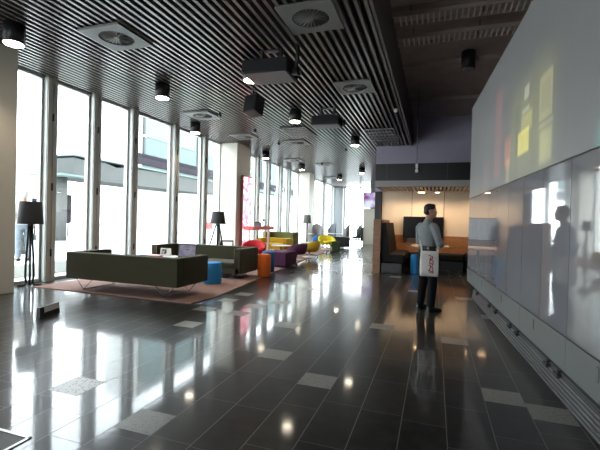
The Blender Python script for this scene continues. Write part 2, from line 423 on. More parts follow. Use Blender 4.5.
for i, (a, e) in enumerate(wins):
    if i + 1 < len(wins) and wins[i + 1][0] - e < .25: e -= .1
    w = thing('window_%d' % (i + 1), wl[i], 'window', (WX, a, 0), 0, None, 'structure')
    b = MB(); b.box(-.1, .15, -.25, 0, 0, CZ + .05, .006)
    b.box(.15, .17, -.11, -.012, 0, CZ, .004); b.box(.15, .17, -.238, -.14, 0, CZ, .004)
    b.box(-.05, .06, 0, e - a, 0, .07, .004); b.box(-.05, .06, 0, e - a, CZ - .05, CZ + .05, .004)
    b.box(-.04, .05, e - a - .05, e - a - .001, .07, CZ - .05, .004)
    b.build('window_frame', 'mullion', w)
    b = MB(); b.box(-.006, .006, 0, e - a - .05, .07, CZ - .05)
    b.build('pane', 'glass', w)
    for z in (.62, 2.05, 3.55):
        b = MB(); b.box(.148, .195, -.14, -.11, z - .08, z + .08, .005); b.build('hinge', 'hinge', w)
# posts close to the ends
b = MB(); b.box(WX - .1, -7.2, -6.1, -6, 0, 5.5); b.box(-3.3, 6, -6.1, -6, 0, 5.5); b.box(-7.2, -3.3, -6.1, -6, 3.0, 5.5)
struct('wall_back', b, 'plum', 'wall behind the viewer around the added fill glazing', 'wall')
w = thing('window_21', 'glazing added behind the viewer for fill daylight', 'window', (-7.2, -6.05, 0), 0, None, 'structure')  # unseen opening, added so daylight reaches column fronts and sofa backs
b = MB()
for k in range(4): b.box(1.3 * k - .03, 1.3 * k + .03, -.05, .05, 0, 3.0)
b.build('window_frame', 'mullion', w)
b = MB(); b.box(0, 3.9, -.006, .006, 0, 3.0); b.build('pane', 'glass', w)
b = MB(); b.box(-8.3, WX + .1, -6, 2.05, 0, CZ + .4); struct('wall_left', b, 'column', 'plain wall before the first window', 'wall')
b = MB(); b.box(-8.3, -7.95, -6, YE, CZ + .05, CZ + .5); struct('trim_2', b, 'fascia', 'head beam above the row of windows', 'beam')
# ---- glazed far end
for i in range(4):
    xa = -7.28 + i * 1.27
    w = thing('window_%d' % (17 + i), ['glazing of the far end beside the silvery column', 'second pane of the glazed far end', 'third pane of the glazed far end', 'last pane of the glazed far end'][i], 'window', (xa, 33.0, 0), 0, None, 'structure')
    b = MB(); b.box(0, .07, -.08, .08, 0, CZ + .05); b.box(.07, 1.27, -.05, .05, 0, .07); b.box(.07, 1.27, -.05, .05, CZ - .05, CZ + .05); b.build('window_frame', 'mullion', w)
    b = MB(); b.box(.07, 1.27, -.006, .006, .07, CZ - .05); b.build('pane', 'glass', w)

# ---- far right: end wall, side walls
b = MB(); b.box(-2.2, 6, 15.4, 15.6, 0, 5.5)
struct('wall_end', b, 'plum', 'plum grey end wall above the seating booth', 'wall')
b = MB(); b.box(-2.2, -2.0, 15.6, YE, 0, CZ + .4)
struct('wall_inner', b, 'column', 'side wall running on behind the seating booth', 'wall')
b = MB(); b.box(5.0, 5.2, -6, 15.6, 0, 5.5)
struct('wall_right', b, 'plum', 'dark wall behind the video wall', 'wall')
b = MB(); b.box(-4.62, -3.2, 26.9, 28.5, 0, 2.42, .01)
t = thing('wall_block', 'cream wall block at the far end under the television', 'wall', (0, 0, 0), 0, None, 'structure')
b.build('wall_panel', 'creamwall', t)
b = MB(); b.box(-4.25, -2.2, 27.4, 28.5, 2.42, CZ); b.build('upper_panel', 'vent', t)
b = MB(); b.box(-4.74, -4.60, 26.82, 27.0, .18, 1.12, .01); b.build('dark_return', 'black', t)
b = MB(); b.tube([(-3.95, 26.86, 1.0), (-3.75, 26.86, 1.0)], .02); b.build('handle', 'hinge', t)

# ================================================================== OUTSIDE
b = MB(); b.box(-60, -8.3, -30, 80, -.2, -.02); b.box(-8.3, 20, YE + .4, 80, -.2, -.02)
struct('ground', b, 'paving_out', 'bright outdoor paving beyond the windows', 'ground')
b = MB(); b.box(-12.5, -9.0, 5.5, 8.6, -.02, .28, .02)
struct('step', b, 'paving_out', 'low paved terrace outside behind the tripod lamp', 'terrace')
t = thing('office_building', 'pale office building with dark spandrel band across the plaza', 'building', (-23, 0, 0))
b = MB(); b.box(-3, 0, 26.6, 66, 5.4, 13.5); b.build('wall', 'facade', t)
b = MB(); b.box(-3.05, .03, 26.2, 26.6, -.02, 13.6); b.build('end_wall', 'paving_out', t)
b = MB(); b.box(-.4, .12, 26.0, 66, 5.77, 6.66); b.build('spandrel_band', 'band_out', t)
for k in range(7):
    y0 = 26.9 + k * 3.9
    b = MB(); b.box(-.1, .05, y0, y0 + 3.4, 8.15, 10.8); fr = b.build('window', 'facadeglass', t)
    b = MB(); b.box(-.05, .12, y0 - .18, y0, 6.66, 13.5); b.build('mullion', 'conc_out', t)
b = MB(); b.box(-3, -1.5, 25.4, 66, -.02, 5.4); b.build('ground_floor_wall', 'paving_out', t)
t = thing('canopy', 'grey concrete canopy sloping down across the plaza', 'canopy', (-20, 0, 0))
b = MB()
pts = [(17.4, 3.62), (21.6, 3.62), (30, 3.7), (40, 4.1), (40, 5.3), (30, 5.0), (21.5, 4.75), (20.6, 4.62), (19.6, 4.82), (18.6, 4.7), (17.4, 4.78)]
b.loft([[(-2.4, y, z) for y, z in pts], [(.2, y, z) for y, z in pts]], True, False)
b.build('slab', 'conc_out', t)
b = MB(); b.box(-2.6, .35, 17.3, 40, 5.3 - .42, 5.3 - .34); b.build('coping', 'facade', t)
t = thing('outdoor_post', 'slim round concrete post standing on the plaza', 'post', (-20, 16.8, -.02))
b = MB(); b.lathe([(.28, 0), (.28, 3.6)], 16); b.build('shaft', 'conc_out', t)
b = MB(); b.box(-1.2, 1.2, -1.0, .4, 3.6, 3.7); b.build('cap', 'facade', t)
for k, (yy, s) in enumerate(((18.3, 1.0), (20.7, 1.15))):
    t = thing('bollard_sign', ['slim dark sign post beside the outdoor post', 'slim dark sign post left of the second mullion'][k], 'sign', (-24, yy, -.02))
    b = MB(); b.box(-.1, .1, -.18, .18, .9, 2.5 * s, .03); b.build('panel', 'band_out', t)
    b = MB(); b.tube([(0, 0, 0), (0, 0, .95)], .05); b.build('post', 'band_out', t)
t = thing('notice_board', 'small red board outside the window behind the farther tripod lamp', 'sign', (-14, 22.6, -.02))
b = MB(); b.box(-.03, .03, -.75, .75, .78, 1.22, .01); b.build('panel', 'redlac', t)
for yy in (-.6, .6):
    b = MB(); b.tube([(0, yy, 0), (0, yy, .8)], .03); b.build('post', 'band_out', t)
# grass tuft on the roof edge of the left building
t = thing('terrace_building', 'white low building with planting on its roof edge', 'building', (-26, 4, 0))
b = MB(); b.box(-6, 0, -8, 15.5, -.02, 5.6); b.build('wall', 'paving_out', t)
b = MB(); b.box(-6, .2, -8, 15.7, 5.6, 5.75); b.build('coping', 'white', t)
def leafy(mb, c, r, n, s):
    for k in range(n):
        v = Vector((random.gauss(0, 1), random.gauss(0, 1), random.gauss(0, 1))).normalized() * (r * random.random() ** .4)
        p = Vector(c) + Vector((v.x, v.y * 1.6, abs(v.z)))
        a = Euler((random.uniform(-1, 1), random.uniform(-1, 1), random.uniform(0, 6))).to_matrix()
        mb.quad([p + a @ Vector(q) for q in ((0, -s * .3, 0), (s * .5, 0, .02), (s, s * .1, 0), (s * .5, s * .3, -.02))])
for k, yy in enumerate((7.5, 14.2, 16.4)):
    t = thing('roof_shrub', ['pale green shrub on the roof edge seen above the tripod lamp', 'green shrub at the near end of the concrete canopy', 'small green shrub over the concrete canopy'][k], 'shrub', (-26.2, yy, 5.75), 0, 'shrubs on the roof edge')
    b = MB(); leafy(b, (0, 0, .15), .8 if k else 1.0, 260, .22); b.build('foliage', 'leaf', t)
    b = MB(); b.tube([(0, 0, 0), (.05, .1, .5)], .04); b.build('stem', 'brownwood', t)
t = thing('outdoor_bench', 'grey concrete bench outside behind the tripod lamp legs', 'bench', (-11.4, 7.6, .28))
b = MB(); b.box(-.3, .3, -1.2, 1.0, .40, .56, .02); b.build('seat', 'conc_out', t)
for yy in (-.9, .7):
    b = MB(); b.box(-.25, .25, yy - .1, yy + .1, 0, .4, .02); b.build('leg', 'conc_out', t)

# ================================================================== VIDEO WALL
VW = thing('video_wall', 'long glossy wall of touch panels under a big projection screen', 'screen', (1.35, 0, 0), math.atan(.0635))
YA, YB = -2.6, 9.72
b = MB(); b.box(0, .14, YA, YB, 2.06, 4.10, .004); b.build('projection_screen', 'projection', VW)
b = MB(); b.box(.012, .12, YA, YB, 2.03, 2.055); b.box(.004, .12, YA, YB, .50, .515); b.box(.03, .10, YA, YB - .01, .2, 2.1); b.build('seam_frame', 'seam', VW)
yy = 9.72 - .012; k = 0
edges = [9.72]
while edges[-1] > YA: edges.append(edges[-1] - .72)
for i in range(len(edges) - 1):
    hi, lo = edges[i] - (.006 if i else 0), max(edges[i + 1] + .006, YA)
    b = MB(); b.box(0, .03, lo, hi, .515, 2.043)
    b.build('touch_panel', 'touch', VW)
ed2 = [9.72]
while ed2[-1] > YA: ed2.append(ed2[-1] - 1.44)
for i in range(len(ed2) - 1):
    hi, lo = ed2[i], max(ed2[i + 1] + .005, YA)
    b = MB(); b.box(-.004, .03, lo, hi, .20, .50, .003); p = b.build('base_panel', 'basepanel', VW)
    ys = {0: 9.3, 1: 7.9, 2: 6.35, 3: 4.85, 4: 3.36}.get(i, hi - .4)
    b = MB(); b.box(-.012, 0, ys - .018, ys + .018, .35, .46, .004); b.build('slot_handle', 'vent', p)
G = 8.55
b = MB()
b.box(-.035, .02, YA, G, .185, .205, .004)
b.quad([(-.062, YA, 0), (-.062, G, 0), (-.036, G, .185), (-.036, YA, .185)]); b.quad([(-.062, G, 0), (.03, G, 0), (.03, G, .2), (-.036, G, .185)])
for q in range(5):
    z = .02 + q * .034; x = -.066 + .026 * z / .185
    b.box(x - .008, x + .02, YA, G + .002, z, z + .012, .002, mi=1)
b.build('floor_grille', ['grillback', 'alu'], VW)
for ys in (8.06, 6.95, 6.48, 5.65, 5.3, 4.25, 3.98, 2.9):
    b = MB(); b.box(-.075, -.03, ys - .055, ys + .055, .155, .19, .008); b.box(-.06, -.02, ys - .02, ys + .02, .185, .215, .005); b.build('bracket', 'black', VW)

# ================================================================== SEATING BOOTH (under a canopy)
b = MB(); b.box(-1.75, 2.6, 13.9, 14.05, .9, 2.55); t0 = thing('booth_back_wall', 'warm cream panelled back wall of the seating booth', 'wall panel', (0, 0, 0))
b.build('backing', 'black', t0)
b = MB(); b.box(-1.98, -1.75, 13.8, 14.05, 0, 2.54, .004); b.build('side_cheek', 'black', t0)
for xa, xb in ((-1.74, -.75), (-.735, .275), (.29, 1.33), (1.345, 2.5)):
    b = MB(); b.box(xa, xb, 13.86, 13.91, 1.07, 2.56, .004); b.build('cream_panel', 'cream', t0)
b = MB(); b.box(-1.75, 2.6, 13.84, 13.92, .5, 1.07, .004); b.build('timber_dado', 'oak', t0)
b = MB(); b.box(-1.75, 2.6, 13.86, 13.92, 0, .5); b.build('plinth', 'black', t0)
t = thing('booth_canopy', 'dark banded canopy with a slatted underside over the booth', 'canopy', (0, 12, 0))
b = MB(); b.box(-1.72, 3.0, 0, .12, 2.72, 3.22); b.box(-1.72, 3.0, .12, 3.3, 3.1, 3.22); b.box(-1.72, -1.6, .12, 3.3, 2.72, 3.22); b.build('dark_band', 'darkband', t)
for xx in (-1.4, .3):
    b = MB(); b.box(xx, xx + .012, -.006, .01, 2.72, 3.22); b.build('joint', 'fascia', t)
b = MB(); b.box(-1.72, 3.0, -.03, .10, 2.54, 2.72, .006); b.box(-1.72, -1.62, .1, 1.9, 2.54, 2.72); b.build('pale_fascia', 'palefascia', t)
b = MB(); xx = -1.6
while xx < 2.9:
    b.box(xx, xx + .05, .10, 1.88, 2.55, 2.63); xx += .115
b.build('soffit_slats', 'cream', t)
b = MB(); b.box(-1.62, 3.0, .1, 3.2, 2.70, 2.74); b.build('soffit_backing', 'black', t)
for xx, lab in ((-.42, 'warm round downlight glowing above the man'), (.06, 'small warm downlight right of the brighter one')):
    l = thing('booth_downlight', lab, 'light', (xx, 13.0, 2.447), 0, 'downlights in the booth canopy')
    r = .10 if xx < 0 else .06
    b = MB(); b.lathe([(r + .02, .0), (r + .02, .1), (r, .1), (r, .005)], 20, cap=False); b.build('rim', 'palefascia', l)
    b = MB(); b.lathe([(r, -.01), (r, .02)], 20); b.build('diffuser', 'warmbulb', l)
# booth left: wooden return panel and benches
t = thing('booth_screen_panel', 'thick brown timber end panel at the left of the booth', 'partition', (0, 0, 0))
b = MB(); b.box(-1.68, -1.46, 11.55, 13.78, 0, 1.56, .008); b.build('panel', 'brownwood', t)
def bench(x, y0, y1, face, label, back_h=1.47):
    """Upholstered bench along y, facing +x (face=1) or -x."""
    t = thing('booth_bench', label, 'bench', (x, y0, 0), 0, 'benches in the booth')
    L = y1 - y0; s = face
    b = MB(); b.box(0, s * .60, 0.03, L, 0, .30, .01); b.build('plinth', 'black', t)
    b = MB(); b.box(s * .02, s * .66, 0, L, .30, .56, .05, 3); b.build('seat', 'blackleather', t)
    b = MB(); b.loft([[(0, 0, .5), (s * .26, 0, .5), (s * .12, 0, back_h), (0, 0, back_h)], [(0, L, .5), (s * .26, L, .5), (s * .12, L, back_h), (0, L, back_h)]], True, False); b.build('backrest', 'blackleather', t)
bench(-1.45, 11.62, 13.8, 1, 'dark upholstered bench with tall back against the timber panel')
bench(1.6, 11.62, 13.8, -1, 'dark upholstered bench half hidden by the video wall', .98)
t = thing('booth_bench', 'dark low bench along the booth back wall behind the table', 'bench', (0, 13.25, 0), 0, 'benches in the booth')
b = MB(); b.box(-.76, .90, .02, .56, .30, .52, .05, 3); b.build('seat', 'blackleather', t)
b = MB(); b.box(-.74, .88, .08, .56, 0, .30, .01); b.build('plinth', 'black', t)
t = thing('booth_table', 'oval pale timber table between the booth benches', 'table', (-.11, 12.45, 0))
b = MB(); b.lathe([(.50, .775), (.55, .785), (.55, .805), (.54, .815)], 32, sx=1, sy=1.25); b.build('tabletop', 'pinetop', t)
b = MB(); b.lathe([(.05, .03), (.05, .78)], 12); b.build('pedestal', 'black', t)
b = MB(); b.lathe([(.28, 0), (.28, .015), (.05, .035)], 20); b.build('base', 'black', t)
t = thing('drum_stool', 'bright blue drum stool under the booth table beside the man', 'stool', (-.51, 12.0, 0))
b = MB(); b.lathe([(.11, .0), (.125, .02), (.132, .25), (.125, .51), (.11, .53)], 24); b.build('body', 'blue', t)
b = MB(); b.lathe([(.115, .53), (.118, .545), (.10, .56)], 24); b.build('seat_pad', 'blue', t)
t = thing('booth_television', 'switched off black screen on the booth wall behind the man', 'television', (-.36, 13.77, 1.34))
b = MB(); b.box(-.64, .64, -.03, .03, -.36, .36, .008); b.build('casing', 'black', t)
b = MB(); b.box(-.62, .62, -.034, -.028, -.34, .34); b.build('panel', 'blackgloss', t)
b = MB(); b.box(-.2, .2, .03, .088, -.1, .1); b.build('wall_bracket', 'black', t)

# conduit and small sensor on the end wall
t = thing('hanging_sensor', 'small white sensor hanging on a thin conduit over the booth', 'sensor', (-.53, 11.80, 2.93))
b = MB(); b.tube([(0, .0, .24), (0, .0, 2.44)], .009); b.build('conduit', 'fascia', t)
b = MB(); b.box(-.035, .035, -.03, .03, .13, .25, .01); b.box(-.02, .02, -.02, .02, .09, .14); b.box(-.04, .04, -.03, .03, 0, .09, .01); b.build('sensor_body', 'white', t)
t = thing('wall_television', 'bright television showing purple and white picture under the ceiling', 'television', (-4.05, 26.75, 2.98))
b = MB(); b.box(-.57, .57, -.02, .06, -.54, .54, .01); b.build('casing', 'black', t)
b = MB(); b.box(-.54, .50, -.03, -.018, -.51, .51); b.build('panel', 'tvpic', t)
b = MB(); b.box(-.2, .2, .06, .16, -.2, .2); b.build('wall_bracket', 'black', t)

# ================================================================== CEILING FITTINGS
def lamp_parts(t, r=.155, h=.30, dm='bulb'):
    b = MB(); b.lathe([(r, 0), (r, h), (.03, h), ], 28); b.build('housing', 'black', t)
    b = MB(); b.lathe([(r * .86, -.012), (r * .9, .004)], 24); b.build('diffuser', dm, t)
LZ = CZ - .30
lamps = [(-6.30, 4.40, 'black cylinder downlight nearest the beige column'), (-5.80, 7.32, 'black cylinder downlight beyond the big grey vent'), (-7.1, 10.55, 'black cylinder downlight at the window side above the tablet sofa'),
         (-3.39, 6.83, 'black cylinder downlight tucked under the nearest projector'), (-3.60, 9.95, 'black cylinder downlight right of the black loudspeaker'), (-6.95, 15.6, 'black cylinder downlight over the red high table'),
         (-6.58, 19.4, 'black cylinder downlight over the far olive sofa'), (-2.67, 13.5, 'black cylinder downlight by the perforated ceiling panel'),
         (-5.7, 24.2, 'small black cylinder downlight above the grey armchairs'), (-3.78, 21.2, 'black cylinder downlight just above the bright television')]
lp = None
for x, y, lab in lamps:
    if lp is None:
        lp = thing('ceiling_downlight', lab, 'light', (x, y, LZ), 0, 'cylinder downlights under the slats'); lamp_parts(lp)
    else: dup(lp, (x, y, LZ), 0, lab)
t = thing('ceiling_downlight', 'dark downlight fixed to the high concrete ceiling', 'light', (.62, 9.75, 5.0)); lamp_parts(t, .15, .40, 'vent')

def vent_parts(t):
    b = MB(); n = 32; r = .27; H = .40
    outer = []
    for k in range(n):   # square ring with a round hole
        a0, a1 = 2 * PI * k / n, 2 * PI * (k + 1) / n
        def sq(a):
            cx, cy = math.cos(a), math.sin(a); m_ = max(abs(cx), abs(cy)); return (cx / m_ * H, cy / m_ * H)
        b.quad([(r * math.cos(a0), r * math.sin(a0), 0), (*sq(a0), 0), (*sq(a1), 0), (r * math.cos(a1), r * math.sin(a1), 0)])
        b.quad([(*sq(a0), 0), (*sq(a0), .035), (*sq(a1), .035), (*sq(a1), 0)])
        b.quad([(r * math.cos(a0), r * math.sin(a0), 0), (r * math.cos(a1), r * math.sin(a1), 0), (r * math.cos(a1), r * math.sin(a1), .03), (r * math.cos(a0), r * math.sin(a0), .03)])
    b.build('plate', 'vent', t)
    b = MB(); b.lathe([(r, .025), (r, .035)], 32); b.build('backing', 'black', t)
    b = MB()
    for k in range(24):
        mt = Matrix.Rotation(2 * PI * k / 24, 4, 'Z') @ Matrix.Translation((.15, 0, .012)) @ Matrix.Rotation(R(35), 4, 'X')
        b.box(-.105, .105, -.011, .011, -.002, .002, mtx=mt)
    b.lathe([(.045, .0), (.045, .02)], 16)
    b.build('swirl_grille', 'vent', t)
VZ = CZ - .038
vents = [(-5.02, 5.17, 'square swirl vent left of the nearest projector'), (-1.77, 5.44, 'square swirl vent at the top of the ceiling near the fascia'), (-1.72, 8.50, 'square swirl vent beyond the second projector'),
         (-6.33, 9.75, 'square swirl vent close above the tall windows'), (-6.45, 12.6, 'square swirl vent lit pink by the lightbox'), (-4.95, 13.95, 'square swirl vent between lightbox and perforated panel'),
         (-6.5, 18.0, 'distant square vent over the red table'), (-5.4, 19.6, 'distant square vent before the silvery column'), (-6.6, 25.5, 'faraway square vent near the pale column')]
vp = None
for x, y, lab in vents:
    if vp is None:
        vp = thing('ceiling_vent', lab, 'vent', (x, y, VZ), 0, 'square swirl vents in the slatted ceiling'); vent_parts(vp)
    else: dup(vp, (x, y, VZ), 0, lab)
def perforated(loc, w, d, lab):
    t = thing('ceiling_grille', lab, 'vent', loc, 0, 'perforated panels in the slatted ceiling')
    b = MB(); b.box(-w, w, -d, d, .02, .0375); b.build('backing', 'black', t)
    b = MB(); nx, ny = 8, 5
    for i in range(nx + 1):
        xx = -w + 2 * w * i / nx; b.box(xx - .022, xx + .022, -d, d, 0, .02)
    for j in range(ny + 1):
        y_ = -d + 2 * d * j / ny; b.box(-w, w, y_ - .05, y_ + .05, -.002, .02)
    b.build('grille', 'vent', t)
perforated((-1.735, 13.5, VZ), .45, 1.05, 'perforated panel in the slats above the booth canopy')
perforated((-4.335, 12.3, VZ), .42, .6, 'perforated panel in the slats beyond the lamp by the loudspeaker')

def projector(loc, rz, lab, w=.82, d=.62):
    t = thing('projector', lab, 'projector', loc, rz, 'projectors hung under the slats')
    b = MB(); b.box(-w / 2, w / 2, -d / 2, d / 2, 0, .22, .02)
    b.build('casing', 'shadeblack', t)
    b = MB(); b.box(-w / 2 + .03, w / 2 - .03, -d / 2 + .03, d / 2 - .03, -.012, .004, .004); b.build('underside', 'projgrey', t)
    b = MB(); mt = Matrix.Translation((w / 2 - .05, .1, .11)) @ Matrix.Rotation(R(90), 4, 'Y'); b.lathe([(.075, 0), (.075, .14), (.06, .16)], 20, mtx=mt); b.build('lens', 'blackgloss', t)
    b = MB(); top = CZ - loc[2]
    b.box(-.22, .22, -.03, .03, .22, .25); b.box(-.13, .15, -.16, .16, .22, .27)
    for xx in (-.16, .18): b.box(xx - .03, xx + .03, -.03, .03, .25, top, .004)
    b.box(-.2, .22, -.05, .05, top - .02, top)
    b.build('ceiling_bracket', 'black', t)
    return t
projector((-2.78, 6.35, 3.93), R(2), 'larger black projector nearest the viewer under the slats')
projector((-2.72, 9.95, 3.93), R(2), 'smaller looking black projector further down the slats', .72, .55)
t = thing('projector_mount', 'black bracket arm hanging beside the nearest projector', 'bracket', (-2.25, 6.25, CZ))
b = MB(); b.tube([(0, 0, 0), (.0, 0, -.22), (-.06, .05, -.42)], .035); b.box(-.05, .05, -.05, .05, -.02, 0); b.build('arm', 'black', t)
b = MB(); b.box(-.10, .0, 0, .1, -.48, -.38, .01); b.build('camera_head', 'black', t)
t = thing('loudspeaker', 'black box loudspeaker tilted down from the slats', 'speaker', (-4.0, 8.2, 3.86))
b = MB(); mt = Matrix.Rotation(R(-14), 4, 'X') @ Matrix.Rotation(R(-12), 4, 'Z'); b.box(-.17, .17, -.16, .16, 0, .42, .015, mtx=mt); b.build('casing', 'black', t)
b = MB(); b.box(-.15, .15, -.172, -.16, .02, .40, .006, mtx=mt); b.build('grille', 'shadeblack', t)
b = MB(); b.tube([(0, 0, .38), (0, 0, .54)], .025); b.box(-.07, .07, -.07, .07, .53, .54); b.build('ceiling_bracket', 'black', t)
for k, (x, y, lab) in enumerate(((-5.74, 9.69, 'tiny black sensor left of the loudspeaker under the slats'), (-5.66, 13.9, 'tiny black sensor beside the vent between the two lamp rows'), (-5.62, 11.71, 'tiny black sensor just below the loudspeaker'),
                                 (-5.44, 19.17, 'tiny black sensor by the faraway vents'), (-3.44, 15.59, 'tiny black sensor above the lamp before the television'), (-1.02, 10.4, 'tiny pale sensor at the edge of the slats'))):
    t = thing('ceiling_sensor', lab, 'sensor', (x, y, CZ), 0, 'small sensors under the slats')
    b = MB(); b.lathe([(.03, -.10), (.05, -.07), (.05, -.02), (.03, 0)], 14); b.build('body', 'black' if k < 5 else 'white', t)
# cable trays under the high ceiling
for y, lab in ((7.4, 'nearer ladder cable tray crossing the high dark ceiling'), (8.28, 'further ladder cable tray crossing the high dark ceiling')):
    t = thing('cable_tray', lab, 'cable tray', (0, y, 5.12), 0, 'cable trays under the high ceiling')
    b = MB(); b.box(-.82, 4.8, -.19, -.17, 0, .07); b.box(-.82, 4.8, .17, .19, 0, .07); b.build('rail', 'conc', t)
    b = MB(); xx = -.7
    while xx < 3.2:
        b.box(xx, xx + .028, -.17, .17, 0, .018); xx += .095
    b.build('rungs', 'rung', t)
    for xx in (-.5, .7, 1.9, 3.1):
        for yh in (-.18, .18):
            b = MB(); b.tube([(xx, yh, .05), (xx, yh, .19)], .008); b.build('hanger', 'black', t)

# ================================================================== LIGHTBOX
t = thing('lightbox_sign', 'tall glowing pink and white lightbox on the cream column', 'sign', (-7.27, 14.40, .05))
b = MB(); b.box(0, .10, -.42, .40, 0, 3.15, .01); b.build('frame', 'signframe', t)
b = MB(); b.box(.098, .112, -.36, .37, .05, 3.1, .003); b.build('lit_face', 'sign', t)

# ================================================================== LOUNGE
b = MB(); b.prism([(-7.5, 5.7), (-3.86, 5.72), (-3.78, 6.4), (-3.9, 7.6), (-4.06, 9.1), (-4.35, 11.6), (-4.5, 13.4), (-4.85, 17.5), (-5.2, 21.5), (-7.3, 21.5), (-7.55, 13)], 0.001, .014)
tag(b.build('rug', 'rug'), 'long dusty pink rug under the coloured lounge seats', 'rug')

def sofa(loc, rz, W, D, H, z0, mfab, label, legs=True, group=None, left_arm=True, right_arm=True, pip='piping', name='sofa'):
    """Back along y=0, front towards +y; x from 0 to W."""
    t = thing(name, label, 'sofa', loc, rz, group)
    b = MB(); b.box(0, W, 0, .17, z0, H, .022, 3); b.build('backrest', mfab, t)
    b = MB(); b.box(.02, W - .02, .14, D, z0, z0 + .14, .02, 3); b.build('base', mfab, t)
    xa, xb = (.17 if left_arm else .01), (W - .17 if right_arm else W - .01)
    n = 2 if W > 1.6 else 1
    for k in range(n):
        u0 = xa + (xb - xa) * k / n; u1 = xa + (xb - xa) * (k + 1) / n
        b = MB(); b.box(u0 + .005, u1 - .005, .17, D + .01, z0 + .14, z0 + .26, .035, 3); b.build('seat_cushion', mfab, t)
    for on, x_ in ((left_arm, 0), (right_arm, W - .17)):
        if on:
            b = MB(); b.box(x_, x_ + .17, .16, D, z0, H, .022, 3); a = b.build('armrest', mfab, t)
            xi = x_ + .17 if x_ == 0 else x_
            b = MB(); b.tube([(xi, .17, H - .005), (xi, D - .02, H - .005), (xi, D, H - .03), (xi, D, z0 + .26)], .008, 6); b.build('piping', pip, a)
    if legs:
        for x_ in (.35, W - .35):
            b = MB(); b.tube([(x_ - .22, .12, z0 + .01), (x_, .10, .012), (x_, D - .12, .012), (x_ + .22, D - .14, z0 + .01)], .007, 8)
            b.tube([(x_ + .22, .12, z0 + .01), (x_, .10, .012)], .007, 8); b.tube([(x_ - .22, D - .14, z0 + .01), (x_, D - .12, .012)], .007, 8)
            b.build('leg', 'chrome', t)
    return t
sofa((-6.72, 5.76, .013), R(0), 2.55, .98, .73, .22, 'olive', 'near olive sofa with its back to the viewer')
sofa((-4.33, 9.40, .013), PI, 2.58, .98, .73, .13, 'olive', 'olive sofa facing the viewer with tablet standing before it')
# coffee table and what stands on it
t = thing('coffee_table', 'low white coffee table between the two olive sofas', 'table', (-5.75, 7.45, .0))
b = MB(); b.box(-.75, .75, -.33, .33, .54, .57, .008); b.build('tabletop', 'white', t)
for sx in (-.65, .65):
    for sy in (-.25, .25):
        b = MB(); b.tube([(sx, sy, .015), (sx, sy, .54)], .014); b.build('leg', 'chrome', t)
t = thing('tent_card', 'small white card with dark picture standing on coffee table', 'card', (-5.74, 7.46, .57), R(8))
b = MB(); mt = Matrix.Rotation(R(-10), 4, 'X'); b.box(-.125, .125, -.004, .004, 0, .19, mtx=mt); b.build('front_panel', 'paper', t)
b = MB(); b.box(-.10, .03, -.008, -.003, .05, .16, mtx=mt); b.build('picture', 'cardpic', t)
b = MB(); b.box(-.125, .125, -.004, .004, 0, .19, mtx=Matrix.Translation((0, .07, 0)) @ Matrix.Rotation(R(12), 4, 'X')); b.build('rear_panel', 'paper', t)
t = thing('tablet', 'upright tablet with violet grey screen on coffee table', 'tablet', (-5.25, 7.58, .57), R(10))
b = MB(); mt = Matrix.Rotation(R(-12), 4, 'X'); b.box(-.21, .21, -.008, .008, 0, .29, .004, mtx=mt); b.build('casing', 'black', t)
b = MB(); b.box(-.195, .195, -.011, -.007, .015, .275, mtx=mt); b.build('panel', 'tablet', t)
b = MB(); b.box(-.06, .06, 0, .008, 0, .2, mtx=Matrix.Translation((0, .12, 0)) @ Matrix.Rotation(R(30), 4, 'X')); b.build('stand', 'black', t)
b = MB(); b.box(-.15, .15, -.10, .10, 0, .035, .004); b.box(-.145, .14, -.095, .09, .006, .03, mi=1)
tag(b.build('book', ['redcover', 'paper'], None, (-5.84, 7.23, .57)), 'red book lying on the coffee table before the white card', 'book')
bpy.data.objects['book'].rotation_euler = (0, 0, R(10))
b = MB(); b.box(-.11, .11, -.15, .15, 0, .02, .003); o = tag(b.build('magazine', 'paper', None, (-5.47, 7.26, .57)), 'pale magazine lying between white card and tablet', 'magazine'); o.rotation_euler = (0, 0, R(-30))
b = MB(); b.box(-.13, .13, -.09, .09, 0, .015, .003); o = tag(b.build('brochure', 'bluedark', None, (-6.28, 7.38, .57)), 'thin blue brochure at the left end of the coffee table', 'brochure'); o.rotation_euler = (0, 0, R(12))

def pouf(loc, r, h, m, label, square=False, group='drum poufs in the lounge'):
    t = thing('pouf', label, 'stool', loc, R(20) if square else 0, group)
    b = MB(); b.lathe([(r * .90, 0), (r * .97, .03), (r, h * .5), (r * .97, h - .05), (r * .93, h - .03)], 28); b.build('body', m, t)
    b = MB(); b.lathe([(r * .93, h - .03), (r * .95, h - .015), (r * .90, h), (r * .2, h + .004)], 28); b.build('seat_pad', m, t)
pouf((-4.66, 7.72, .014), .205, .46, 'blue', 'bright blue round pouf between the two olive sofas')
pouf((-4.10, 9.28, .014), .17, .56, 'orange', 'orange round pouf at the end of the tablet sofa')
pouf((-4.38, 10.2, .014), .18, .55, 'bluedark', 'blue round pouf behind the orange one')
t = thing('ottoman', 'long aubergine ottoman beyond the orange pouf', 'ottoman', (-4.62, 11.6, .014), R(-3))
b = MB(); b.box(-.40, .42, -.40, .45, .04, .47, .03, 3); b.build('cushion', 'purple', t)
b = MB(); b.box(-.35, .37, -.35, .4, 0, .05); b.build('plinth', 'black', t)

